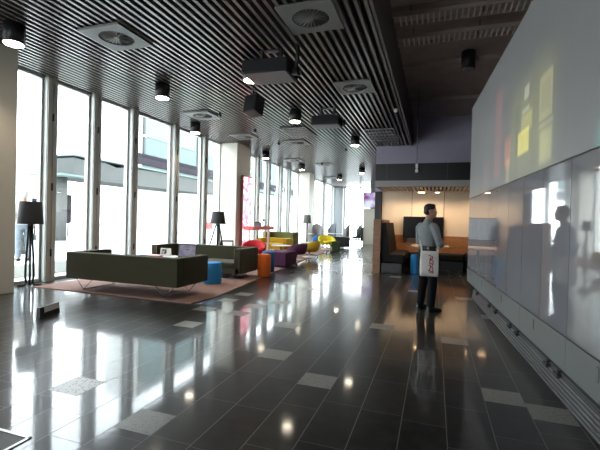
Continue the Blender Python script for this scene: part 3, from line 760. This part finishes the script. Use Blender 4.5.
def tub(loc, rz, m, label, group=None, base='white', s=1.0):
    t = thing('tub_chair', label, 'chair', loc, rz, group)
    b = MB(); n = 20; rings = []
    ins, out = [], []
    for k in range(n + 1):
        a = R(-125) + R(250) * k / n
        fl = .30 + .70 * max(0, math.cos(a * .62))
        out.append((a, .70 * fl + .02))
    def sec(a, top):
        ca, sa = -math.sin(a), -math.cos(a)
        return [(ca * .36, sa * .36, .26), (ca * .44, sa * .44, .40), (ca * .47, sa * .47, top), (ca * .42, sa * .42, top + .015), (ca * .37, sa * .37, top - .02), (ca * .33, sa * .33, .40)]
    rings = [[(Vector(p) * s) for p in sec(a, max(.46, top))] for a, top in out]
    b.loft(rings); b.build('shell', m, t)
    b = MB(); b.lathe([(.30 * s, .24 * s), (.38 * s, .28 * s), (.38 * s, .40 * s), (.34 * s, .43 * s), (.05 * s, .44 * s)], 24); b.build('seat', m, t)
    b = MB(); b.lathe([(.04 * s, .02), (.04 * s, .26 * s)], 10); b.build('pedestal', 'chrome', t)
    b = MB(); b.lathe([(.30 * s, 0), (.30 * s, .015), (.04 * s, .03)], 20); b.build('base', base, t)
    return t
tub((-6.15, 12.95, .016), R(200), 'red', 'red tub chair in front of the pink lightbox', 'tub chairs on the rug', s=.95)
tub((-4.80, 13.8, .016), R(60), 'purple', 'dark aubergine tub chair before the mustard one', 'tub chairs on the rug', s=.85)
tub((-4.72, 15.1, .016), R(70), 'mustard', 'mustard tub chair at the edge of the rug', 'tub chairs on the rug', s=.9)
sofa((-6.05, 16.9, .014), PI, 1.40, .85, .64, .16, 'mustard', 'low mustard sofa beyond the red tub chair', True, None, True, True, 'mustard')
sofa((-6.5, 18.9, .014), PI, 1.6, .85, .86, .20, 'moss', 'moss green sofa behind the mustard sofa', True, None, True, True, 'piping')
def round_table(loc, r, h, label, group='small round white lounge tables'):
    t = thing('side_table', label, 'table', loc, 0, group)
    b = MB(); b.lathe([(r * .96, h - .025), (r, h - .015), (r, h), (r * .98, h + .004)], 28); b.build('tabletop', 'white', t)
    b = MB(); b.lathe([(.03, .02), (.03, h - .02)], 10); b.build('pedestal', 'black', t)
    b = MB(); b.lathe([(r * .6, 0), (r * .6, .012), (.03, .025)], 20); b.build('base', 'black', t)
round_table((-5.70, 14.5, .014), .40, .46, 'round white table before the mustard sofa')
round_table((-5.10, 16.35, .014), .36, .52, 'slightly taller round white table beside the mustard tub chair')
t = thing('high_table', 'long red lacquered high table beyond the pink lightbox', 'table', (-6.76, 14.75, .014))
b = MB(); b.box(-.19, .24, -1.1, .95, 1.04, 1.18, .012); b.build('tabletop', 'redlac', t)
for sy in (-1.0, .85):
    b = MB(); b.box(-.02, .06, sy - .03, sy + .03, 0, 1.05, .008); b.build('leg', 'white', t)
t = thing('desk_lamp', 'small dark desk lamp on the red high table', 'lamp', (-6.72, 15.2, 1.194))
b = MB(); b.lathe([(.09, 0), (.09, .02), (.02, .03)], 16); b.build('base', 'black', t)
b = MB(); b.tube([(0, 0, .02), (.06, 0, .16), (-.05, 0, .26)], .012); b.build('arm', 'black', t)
b = MB(); b.lathe([(.03, .30), (.08, .22)], 14, center=(-.08, 0), cap=False); b.build('lamp_shade', 'black', t)
t = thing('telephone', 'dark telephone set on the near end of the red table', 'telephone', (-6.72, 14.45, 1.194))
b = MB(); b.loft([[(-.12, -.1, 0), (.12, -.1, 0), (.12, .1, 0), (-.12, .1, 0)], [(-.12, -.06, .10), (.12, -.06, .10), (.12, .1, .14), (-.12, .1, .14)]], True, False); b.build('body', 'greyfelt2', t)
b = MB(); b.tube([(-.12, 0, .14), (0, 0, .17), (.12, 0, .14)], .025); b.build('handset', 'black', t)

def tripod_lamp(loc, rz, zs, rs, spread, label, shade='shadeblack', straight=False):
    t = thing('floor_lamp', label, 'lamp', loc, rz, 'shaded floor lamps by the windows')
    b = MB(); r1, r2 = rs
    b.lathe([(r2, zs[0]), (r1, zs[1]), (r1 - .008, zs[1]), (r2 - .008, zs[0])], 32, cap=False); b.build('lamp_shade', shade, t)
    b = MB(); b.lathe([(.02, zs[0] - .05), (.04, zs[0] + .0), (.05, zs[0] + .08), (.02, zs[0] + .13)], 16); b.tube([(-r1 + .01, 0, zs[1] - .04), (r1 - .01, 0, zs[1] - .04)], .004); b.tube([(0, 0, zs[0]), (0, 0, zs[1] - .03)], .008); b.build('bulb_holder', 'white', t)
    if straight:
        b = MB(); b.tube([(0, 0, .02), (0, 0, zs[0] + .02)], .045); b.build('pole', shade, t)
        b = MB(); b.lathe([(.2, 0), (.2, .02), (.045, .03)], 24); b.build('base', shade, t)
    else:
        for k in range(3):
            a = 2 * PI * k / 3
            p0 = (.06 * math.cos(a), .06 * math.sin(a), zs[0] - .02); p1 = (spread * math.cos(a), spread * math.sin(a), .01)
            b = MB(); b.tube([p0, p1], [.022, .026], 10); b.build('leg', 'shadeblack', t)
        b = MB(); b.tube([(0, 0, zs[0] - .04), (0, 0, .35)], .032); b.build('pole', 'shadeblack', t)
        b = MB(); b.lathe([(.08, zs[0] - .07), (.08, zs[0] - .01)], 16); b.build('leg_collar', 'black', t)
    return t
lampA = thing('floor_lamp', 'black shaded floor lamp on bowed legs beside the beige column', 'lamp', (-7.70, 5.78, 0), 0, 'shaded floor lamps by the windows')
b = MB(); b.lathe([(.225, 1.25), (.195, 1.70), (.187, 1.70), (.217, 1.25)], 32, cap=False); b.build('lamp_shade', 'shadeblack', lampA)
b = MB(); b.lathe([(.02, 1.22), (.03, 1.30), (.03, 1.40), (.02, 1.44)], 16); b.tube([(-.19, 0, 1.66), (.19, 0, 1.66)], .004); b.tube([(0, 0, 1.3), (0, 0, 1.67)], .008); b.build('bulb_holder', 'white', lampA)
for k in range(3):
    a = R(20) + 2 * PI * k / 3; ca, sa = math.cos(a), math.sin(a)
    b = MB(); b.tube([(.03 * ca, .03 * sa, 1.27), (.045 * ca, .045 * sa, .95), (.07 * ca, .07 * sa, .55), (.08 * ca, .08 * sa, .2), (.06 * ca, .06 * sa, .06), (.10 * ca, .10 * sa, .024), (.22 * ca, .22 * sa, .022)], .021, 10); b.build('leg', 'shadeblack', lampA)
b = MB(); b.lathe([(.05, 1.20), (.05, 1.28)], 16); b.build('leg_collar', 'black', lampA)
tripod_lamp((-7.08, 12.0, 0), R(80), (1.28, 1.70), (.20, .265), .42, 'black shaded tripod floor lamp standing by the cream column')
tripod_lamp((-6.6, 20.6, .014), 0, (1.32, 1.78), (.17, .22), .3, 'grey shaded floor lamp beyond the moss green sofas', 'shadegrey', True)
b = thing('side_chair', 'low black wire chair beside the cream column lamp', 'chair', (-6.65, 11.9, .014), R(30))
q = MB(); q.box(-.2, .2, -.2, .2, .42, .45, .01); q.build('seat', 'black', b)
q = MB(); q.tube([(-.2, .2, .45), (-.2, .24, .68), (.2, .24, .68), (.2, .2, .45)], .03); q.build('backrest', 'shadeblack', b)
for sx in (-.18, .18):
    for sy in (-.18, .18):
        q = MB(); q.tube([(sx, sy, .43), (sx * 1.15, sy * 1.15, .01)], .016); q.build('leg', 'shadeblack', b)

# far lounge
tub((-5.3, 20.0, .016), R(210), 'yellow', 'yellow tub chair standing alone by the far aisle', None, 'white')
t = thing('cube_stool', 'dark green cube stool right of the yellow tub chair', 'stool', (-4.54, 18.9, 0), R(12))
b = MB(); b.box(-.20, .20, -.2, .2, .03, .50, .03, 3); b.build('body', 'dgreen', t)
b = MB(); b.box(-.16, .16, -.16, .16, 0, .04); b.build('plinth', 'black', t)
def highback(loc, rz, m, label):
    t = thing('armchair', label, 'chair', loc, rz, 'high backed grey armchairs at the far end')
    b = MB(); n = 14; rings = []
    for k in range(n + 1):
        a = R(-80) + R(160) * k / n; top = .75 + .58 * max(0, math.cos(a)) ** .6
        sx, sy = math.sin(a), -math.cos(a)
        rings.append([(sx * .34, sy * .34, .36), (sx * .37, sy * .37, .5), (sx * .34, sy * .40, top), (sx * .29, sy * .35, top + .01), (sx * .29, sy * .30, .5), (sx * .27, sy * .27, .36)])
    b.loft(rings); b.build('backrest', m, t)
    b = MB(); b.lathe([(.26, .34), (.31, .38), (.31, .46), (.26, .49)], 20); b.build('seat', m, t)
    b = MB(); b.lathe([(.03, .02), (.03, .35)], 10); b.build('pedestal', 'chrome', t)
    b = MB(); b.lathe([(.26, 0), (.26, .015), (.03, .03)], 18); b.build('base', 'chrome', t)
highback((-6.55, 22.4, 0), R(200), 'greyfelt', 'grey high backed armchair before the silvery column, leftmost')
highback((-6.55, 25.6, 0), R(150), 'greyfelt2', 'slate high backed armchair in line with the silvery column')
highback((-5.85, 26.6, 0), R(110), 'greyfelt', 'grey high backed armchair right beside the slate one')
highback((-5.15, 27.4, 0), R(90), 'greyfelt2', 'slate high backed armchair nearest the cream wall block')
round_table((-6.9, 21.5, .014), .45, .72, 'white cafe table left of the grey armchairs', 'white cafe tables at the far end')
round_table((-5.9, 24.2, 0), .50, .72, 'white cafe table among the grey armchairs', 'white cafe tables at the far end')
tub((-6.05, 21.3, .014), R(20), 'bluedark', 'dark blue tub chair behind the yellow one', None, 'white', .95)
t = thing('low_cabinet', 'low black cabinet beyond the yellow tub chair', 'cabinet', (-5.0, 21.9, 0), R(5))
b = MB(); b.box(-.55, .5, -.2, .2, .05, .62, .01); b.build('body', 'black', t)
b = MB(); b.box(-.02, .0, -.215, -.2, .08, .58); b.build('door', 'blackgloss', t)

# ---- small things on the floor
t = thing('floor_sign', 'small dark box with pale notice standing on the floor', 'sign', (-5.22, 4.21, 0), R(108))
t.scale = (.88, .8, .8)
b = MB(); b.loft([[(-.25, -.035, 0), (.25, -.035, 0), (.25, .035, 0), (-.25, .035, 0)], [(-.245, -.022, .19), (.245, -.022, .19), (.245, .022, .19), (-.245, .022, .19)]], True, False); b.build('body', 'black', t)
b = MB(); b.loft([[(-.14, -.0315, .085), (.235, -.0315, .085), (.235, -.028, .085), (-.14, -.028, .085)], [(-.14, -.0265, .182), (.235, -.0265, .182), (.235, -.022, .182), (-.14, -.022, .182)]], True, False); b.build('notice', 'paper', t)
t = thing('floor_hatch', 'steel edged floor hatch in the near left corner', 'hatch', (-2.83, 1.70, 0), R(0))
b = MB(); b.box(-.40, .40, -.16, -.14, .001, .008); b.box(-.4, .4, .14, .16, .001, .008); b.box(.38, .40, -.16, .16, .001, .008); b.box(-.4, -.38, -.16, .16, .001, .008); b.build('rim', 'steel', t)
b = MB(); b.box(-.38, .38, -.14, .14, .001, .005); b.build('lid', 'black', t)

# ================================================================== PEOPLE
def fuse(mb, name, m, parent, voxel, smooth=6):
    """Join the shapes in mb into one continuous surface."""
    o = mb.build(name, m, None)
    md = o.modifiers.new('r', 'REMESH'); md.mode = 'VOXEL'; md.voxel_size = voxel; md.use_smooth_shade = True
    sm = o.modifiers.new('s', 'SMOOTH'); sm.factor = .5; sm.iterations = smooth
    dg = bpy.context.evaluated_depsgraph_get(); dg.update()
    me = bpy.data.meshes.new_from_object(o.evaluated_get(dg))
    o.modifiers.clear(); old = o.data; o.data = me; bpy.data.meshes.remove(old)
    if not me.materials: me.materials.append(M[m])
    for p in me.polygons: p.use_smooth = True
    me.name = name
    o.parent = parent
    return o
def ering(c, rx, ry, n=18, tilt=0, yaw=0):
    mt = Matrix.Rotation(yaw, 3, 'Z') @ Matrix.Rotation(tilt, 3, 'X')
    return [Vector(c) + mt @ Vector((rx * math.cos(2 * PI * k / n), ry * math.sin(2 * PI * k / n), 0)) for k in range(n)]
def limb(mb, pts, rad, n=12):
    """Tapered limb with round ends."""
    mb.tube(pts, rad, n)
    for p, r in ((pts[0], rad[0]), (pts[-1], rad[-1])): mb.ell(p, (r, r, r), seg=12)
def hand(mb, wrist, dirv, palmn, side):
    """A palm, four bent fingers and a thumb from the side of the palm."""
    d = Vector(dirv).normalized(); nrm = Vector(palmn).normalized(); s = d.cross(nrm).normalized() * side
    w = Vector(wrist)
    mb.loft([[w + d * t + s * (hw * math.cos(2 * PI * k / 10)) + nrm * (.014 * math.sin(2 * PI * k / 10)) for k in range(10)] for t, hw in ((-.01, .026), (.03, .038), (.07, .043), (.095, .041))])
    for i, (o, L) in enumerate(((.032, .070), (.011, .080), (-.011, .074), (-.031, .058))):
        p = w + d * .088 + s * o
        q1 = p + (d * .8 + nrm * .45) * L * .5; q2 = q1 + (d * .25 + nrm * .95) * L * .35; q3 = q2 + (d * -.3 + nrm * .9) * L * .2
        mb.tube([p - d * .02, p, q1, q2, q3], [.009, .0092, .0085, .008, .006], 8)
    p = w + d * .03 + s * .034
    mb.tube([p - s * .012, p + s * .02 + d * .02 + nrm * .01, p + s * .024 + d * .05 + nrm * .03, p + s * .012 + d * .066 + nrm * .045], [.011, .0105, .0095, .007], 8)
def head(mb, c, mt):
    """Head centred on c with chin, brow, nose, mouth, ears; local +y is the face. mt is a 3x3."""
    def T(p): return Vector(c) + mt @ Vector(p)
    m4 = Matrix.Translation(c) @ mt.to_4x4()
    mb.ell((0, -.012, .035), (.076, .096, .088), mtx=m4)
    mb.ell((0, .030, -.035), (.060, .066, .082), mtx=m4)
    mb.ell((0, .062, -.088), (.030, .028, .024), mtx=m4)         # chin
    mb.ell((0, .074, .028), (.052, .018, .014), mtx=m4)          # brow
    mb.loft([[T((x * w, y0, z)) for x, y0 in ((-1, .082), (-.5, .082 + d), (.5, .082 + d), (1, .082), (.5, .07), (-.5, .07))] for z, w, d in ((.022, .008, .006), (0, .011, .016), (-.022, .017, .030), (-.034, .015, .012))])
    mb.ell((0, .086, -.056), (.024, .012, .006), mtx=m4); mb.ell((0, .085, -.066), (.020, .012, .007), mtx=m4)   # lips
    for sx in (-1, 1):
        mb.ell((sx * .078, -.008, -.005), (.010, .020, .034), mtx=m4)
def eyes(c, mt, parent):
    m4 = Matrix.Translation(c) @ mt.to_4x4()
    for sx in (-1, 1):
        b = MB(); b.ell((sx * .031, .079, .006), (.013, .008, .008), mtx=m4, seg=10)
        b.build('eye', 'white', parent)

MAN = thing('person', 'man in grey blue shirt and black trousers looking towards the video wall', 'person', (-.10, 6.99, 0), R(-48))
# local axes: +y the way he faces, +x his right
HR = Matrix.Rotation(R(-38), 3, 'Z')        # head turned to his right
hc = (0.0, .045, 1.672)
# body: one continuous surface from head to feet
b = MB()
head(b, hc, HR)
b.tube([(0, -.015, 1.42), (0, .0, 1.50), (0, .022, 1.60)], [.066, .058, .058], 14)
b.loft([ering((0, 0, .93), .155, .105), ering((0, 0, 1.1), .14, .095), ering((0, -.005, 1.3), .165, .105), ering((0, -.012, 1.43), .14, .075), ering((0, -.012, 1.47), .06, .05)])
SH, EL, WR = {}, {}, {}
for s in (-1, 1):
    SH[s] = Vector((s * .185, -.02, 1.415)); EL[s] = Vector((s * .275, .00, 1.135)) if s > 0 else Vector((s * .265, .03, 1.13)); WR[s] = Vector((s * .10, .23, 1.10)) if s > 0 else Vector((s * .12, .24, 1.08))
    limb(b, [SH[s], (SH[s] + EL[s]) / 2 + Vector((s * .008, 0, 0)), EL[s], (EL[s] + WR[s]) / 2, WR[s]], [.05, .046, .038, .036, .026])
    hand(b, WR[s], (-s * .75, .55, .05), (-.1 * s, -.3, -.95), s)
    hip = Vector((s * .09, 0, .93)); kn = Vector((s * .115, .03, .50)); an = Vector((s * .13, -.02, .09))
    limb(b, [hip, (hip + kn) / 2, kn, (kn * .6 + an * .4), an], [.085, .075, .054, .052, .038])
    b.loft([ering((s * .13, y, z), w, h, 12, R(90)) for y, z, w, h in ((-.065, .045, .03, .03), (-.03, .05, .036, .04), (.05, .045, .043, .035), (.13, .035, .043, .024), (.17, .03, .03, .016))])
fuse(b, 'body', 'skin', MAN, .011, 3)
eyes(hc, HR, MAN)
# hair: a cap over the skull, shorter at the neck
b = MB(); m4 = Matrix.Translation(hc) @ HR.to_4x4()
b.ell((0, -.020, .050), (.083, .099, .083), mtx=m4); b.ell((0, -.058, -.005), (.070, .060, .062), mtx=m4); b.ell((0, .03, .098), (.060, .045, .026), mtx=m4)
fuse(b, 'hair', 'hair', MAN, .009, 2)
# shirt: torso and long sleeves
b = MB()
b.loft([ering((0, 0, 1.09), .166, .120), ering((0, -.002, 1.12), .167, .120), ering((0, -.006, 1.22), .178, .122), ering((0, -.012, 1.34), .196, .122), ering((0, -.016, 1.42), .182, .100), ering((0, -.012, 1.475), .095, .07), ering((0, -.004, 1.515), .071, .069)])
for s in (-1, 1):
    limb(b, [SH[s] + Vector((-s * .03, 0, .0)), SH[s] + Vector((s * .005, 0, -.03)), (SH[s] + EL[s]) / 2, EL[s], (EL[s] + WR[s]) / 2, WR[s] * .92 + EL[s] * .08], [.068, .070, .060, .054, .048, .040])
fuse(b, 'shirt', 'shirt', MAN, .012, 4)
b = MB()
b.loft([ering((0, -.004, 1.495), .070, .066), ering((0, .002, 1.535), .068, .066)], cap=False)
b.build('collar', 'shirt', MAN)
# trousers
b = MB()
b.loft([ering((0, -.004, .80), .165, .120), ering((0, -.006, .92), .178, .130), ering((0, -.002, 1.0), .168, .122), ering((0, 0, 1.085), .166, .120)])
for s in (-1, 1):
    hip = Vector((s * .088, 0, .90)); kn = Vector((s * .115, .03, .50)); an = Vector((s * .13, -.02, .085))
    b.tube([hip, (hip + kn) / 2, kn, (kn + an) / 2, an], [.102, .092, .076, .070, .064], 14)
fuse(b, 'trousers', 'trouser', MAN, .012, 3)
b = MB(); b.loft([ering((0, -.002, 1.035), .173, .128), ering((0, -.002, 1.08), .173, .128)], cap=False); b.box(-.025, .025, .119, .133, 1.035, 1.08, .004)
b.build('belt', 'leather', MAN)
for s in (-1, 1):
    b = MB()
    b.loft([ering((s * .13, y, z), w, h, 14, R(90)) for y, z, w, h in ((-.085, .045, .03, .038), (-.06, .055, .042, .052), (.0, .058, .046, .055), (.06, .046, .052, .044), (.14, .036, .054, .034), (.19, .030, .042, .026), (.205, .026, .02, .016))])
    b.box(s * .13 - .045, s * .13 + .045, -.08, .19, .001, .014, .004)
    b.build('shoe', 'leather', MAN)
# tote bag carried at his hip by long handles
BAG = thing('tote_bag', 'white canvas tote bag with red print hanging from the man', 'bag', (-.065, 6.80, .60), R(4))
b = MB()
rings = []
for z, w, d in ((0.0, .135, .012), (.012, .143, .030), (.12, .147, .045), (.26, .145, .038), (.36, .140, .026), (.415, .137, .014)):
    rings.append([(w * math.copysign(abs(math.cos(a)) ** .35, math.cos(a)), d * math.copysign(abs(math.sin(a)) ** .8, math.sin(a)), z) for a in [2 * PI * k / 28 + .01 for k in range(28)]])
b.loft(rings); b.build('body', 'canvas', BAG)
for sx, hx in ((-.125, -.165), (.125, .155)):
    b = MB()
    for z0, z1 in ((0, 1),):
        P = [(sx, .0, .39), (sx - .002, -.004, .46), (hx, .02, .60), (hx + (.0 if sx > 0 else -.005), .12, .655)]
        for i in range(3):
            p, q = Vector(P[i]), Vector(P[i + 1])
            b.loft([[p + Vector((-.013, 0, 0)), p + Vector((.013, 0, 0)), p + Vector((.013, .004, 0)), p + Vector((-.013, .004, 0))], [q + Vector((-.013, 0, 0)), q + Vector((.013, 0, 0)), q + Vector((.013, .004, 0)), q + Vector((-.013, .004, 0))]], True, False)
    b.build('strap', 'canvas', BAG)
b = MB()
for (x0, z0, x1, z1, w) in ((-.02, .40, .05, .37, .012), (.05, .37, .035, .30, .010), (.0, .33, .06, .29, .012), (.02, .36, .0, .25, .010), (.0, .25, .06, .23, .012), (.06, .29, .05, .20, .012), (-.01, .22, .05, .17, .014), (.02, .2, .0, .10, .012), (.05, .17, .06, .09, .012), (-.02, .12, .07, .08, .014), (-.01, .085, .06, .06, .010)):
    p, q = Vector((x0, 0, z0)), Vector((x1, 0, z1)); d = (q - p).normalized(); n_ = Vector((-d.z, 0, d.x)) * w * .5
    yf = -.050
    b.loft([[v + Vector((0, yf, 0)) for v in (p - n_, q - n_, q + n_, p + n_)], [v + Vector((0, -.010, 0)) for v in (p - n_, q - n_, q + n_, p + n_)]], True, False)
for v_ in b.bm.verts: v_.co.z *= .88
b.build('red_print', 'redink', BAG)

# person outside, seen past the tripod lamp
P2 = thing('person', 'person in pale top and grey trousers standing outside behind the tripod lamp', 'person', (-9.62, 7.05, .28), R(70))
def figure(parent, top, bottom, hair):
    I3 = Matrix.Identity(3)
    hc = (0, .02, 1.64)
    b = MB(); head(b, hc, I3); b.tube([(0, -.01, 1.40), (0, .01, 1.58)], [.06, .055], 12)
    b.loft([ering((0, 0, .92), .15, .1), ering((0, 0, 1.1), .135, .09), ering((0, 0, 1.3), .16, .1), ering((0, -.01, 1.43), .12, .07)])
    for s in (-1, 1):
        sh, el, wr = Vector((s * .18, 0, 1.39)), Vector((s * .22, -.02, 1.10)), Vector((s * .22, .06, .86))
        limb(b, [sh, el, wr], [.048, .036, .025]); hand(b, wr, (0, .2, -1), (-s, 0, 0), 1)
        limb(b, [(s * .09, 0, .92), (s * .1, .02, .48), (s * .11, -.02, .08)], [.08, .052, .038])
        b.loft([ering((s * .11, y, .04), .035, h, 10, R(90)) for y, h in ((-.06, .03), (0, .038), (.1, .03), (.17, .015))])
    fuse(b, 'body', 'skin', parent, .014, 3)
    b = MB(); b.ell((0, -.0, .04 + 1.65), (.085, .10, .083)); b.ell((0, -.04, 1.63), (.075, .06, .08)); b.build('hair', hair, parent)
    b = MB(); b.loft([ering((0, 0, .9), .17, .125), ering((0, 0, 1.1), .16, .115), ering((0, -.005, 1.3), .185, .12), ering((0, -.01, 1.42), .16, .09), ering((0, -.005, 1.48), .07, .065)])
    for s in (-1, 1): limb(b, [(s * .16, 0, 1.39), (s * .222, -.02, 1.10), (s * .222, .05, .9)], [.064, .052, .04])
    fuse(b, 'jacket', top, parent, .016, 3)
    b = MB(); b.loft([ering((0, 0, .80), .155, .115), ering((0, 0, .98), .16, .115)])
    for s in (-1, 1): b.tube([(s * .085, 0, .9), (s * .1, .02, .48), (s * .11, -.02, .09)], [.095, .072, .06], 12)
    fuse(b, 'trousers', bottom, parent, .016, 3)
    for s in (-1, 1):
        b = MB(); b.loft([ering((s * .11, y, .045), .045, h, 10, R(90)) for y, h in ((-.08, .035), (0, .044), (.1, .035), (.19, .018))]); b.build('shoe', 'leather', parent)
figure(P2, 'cloth_pale', 'jeans', 'cloth_pale')

# ================================================================== LIGHT
w = bpy.data.worlds.new('overcast_sky'); S.world = w; w.use_nodes = True
nt = w.node_tree; bg = nt.nodes['Background']
tc = nt.nodes.new('ShaderNodeTexCoord'); sp = nt.nodes.new('ShaderNodeSeparateXYZ'); nt.links.new(tc.outputs['Generated'], sp.inputs[0])
cr = nt.nodes.new('ShaderNodeValToRGB'); cr.color_ramp.elements[0].position = 0; cr.color_ramp.elements[0].color = (.95, .97, 1, 1)
cr.color_ramp.elements[1].position = 1; cr.color_ramp.elements[1].color = (.80, .90, 1, 1)
nt.links.new(sp.outputs['Z'], cr.inputs['Fac']); nt.links.new(cr.outputs['Color'], bg.inputs['Color'])
bg.inputs['Strength'].default_value = 12
def portal(loc, rot, sx, sy):
    l = bpy.data.lights.new('sky_portal', 'AREA'); l.shape = 'RECTANGLE'; l.size = sx; l.size_y = sy
    l.cycles.is_portal = True
    o = bpy.data.objects.new('sky_portal', l); C.objects.link(o); o.location = loc; o.rotation_euler = rot
portal((-8.45, 9.4, 2.2), (0, R(-90), 0), 4.4, 8.6)
portal((-8.45, 19, 2.2), (0, R(-90), 0), 4.4, 8.4)
portal((-8.45, 28, 2.2), (0, R(-90), 0), 4.4, 8.4)
portal((-8.45, 2.9, 2.2), (0, R(-90), 0), 4.4, 1.5)
portal((-5.25, -6.3, 1.5), (R(90), 0, 0), 3.9, 3.0)
portal((-4.7, 33.5, 2.2), (R(-90), 0, 0), 5.2, 4.4)
def spot(name, loc, target, power, col, size, blend=.6, rad=.06):
    l = bpy.data.lights.new(name, 'SPOT'); l.energy = power; l.color = col; l.spot_size = R(size); l.spot_blend = blend; l.shadow_soft_size = rad
    o = bpy.data.objects.new(name, l); C.objects.link(o); o.location = loc
    d = Vector(target) - Vector(loc); o.rotation_euler = d.to_track_quat('-Z', 'Y').to_euler()
spot('booth_light', (-.42, 13.0, 2.42), (-.42, 13.5, 0), 60, (1, .72, .48), 150)
spot('booth_light', (.06, 13.0, 2.42), (.2, 13.5, 0), 40, (1, .72, .48), 150)
spot('booth_light', (1.3, 13.0, 2.42), (1.3, 13.5, 0), 40, (1, .72, .48), 150)
spot('booth_light', (-1.2, 13.0, 2.42), (-1.2, 13.5, 0), 30, (1, .72, .48), 150)
for x, y, lab in lamps[:8]:
    spot('downlight_beam', (x, y, LZ - .03), (x, y, 0), 90, (1, .84, .64), 125)

# ================================================================== CAMERA
F = 395.0; TH = math.atan(134.5 / F); RHO = .026; PH = 4.0 / F
cam = bpy.data.cameras.new('camera'); co = bpy.data.objects.new('camera', cam); C.objects.link(co)
cam.sensor_width = 36; cam.lens = F / 600 * 36; cam.clip_end = 300; cam.clip_start = .05
fw = Vector((-math.sin(TH) * math.cos(PH), math.cos(TH) * math.cos(PH), -math.sin(PH)))
rt = Vector((math.cos(TH), math.sin(TH), 0)); up = rt.cross(fw)
cx = rt * math.cos(RHO) + up * math.sin(RHO); cu = up * math.cos(RHO) - rt * math.sin(RHO)
mw = Matrix(((cx.x, cu.x, -fw.x, 0), (cx.y, cu.y, -fw.y, 0), (cx.z, cu.z, -fw.z, 1.45), (0, 0, 0, 1)))
co.matrix_world = mw
S.camera = co
S.view_settings.view_transform = 'Standard'; S.view_settings.look = 'None'
S.view_settings.exposure = 0; S.view_settings.gamma = 1
S.view_settings.use_curve_mapping = False
S.cycles.use_denoising = True
S.cycles.max_bounces = 10; S.cycles.diffuse_bounces = 5; S.cycles.glossy_bounces = 5; S.cycles.transparent_max_bounces = 16
S.cycles.sample_clamp_indirect = 8
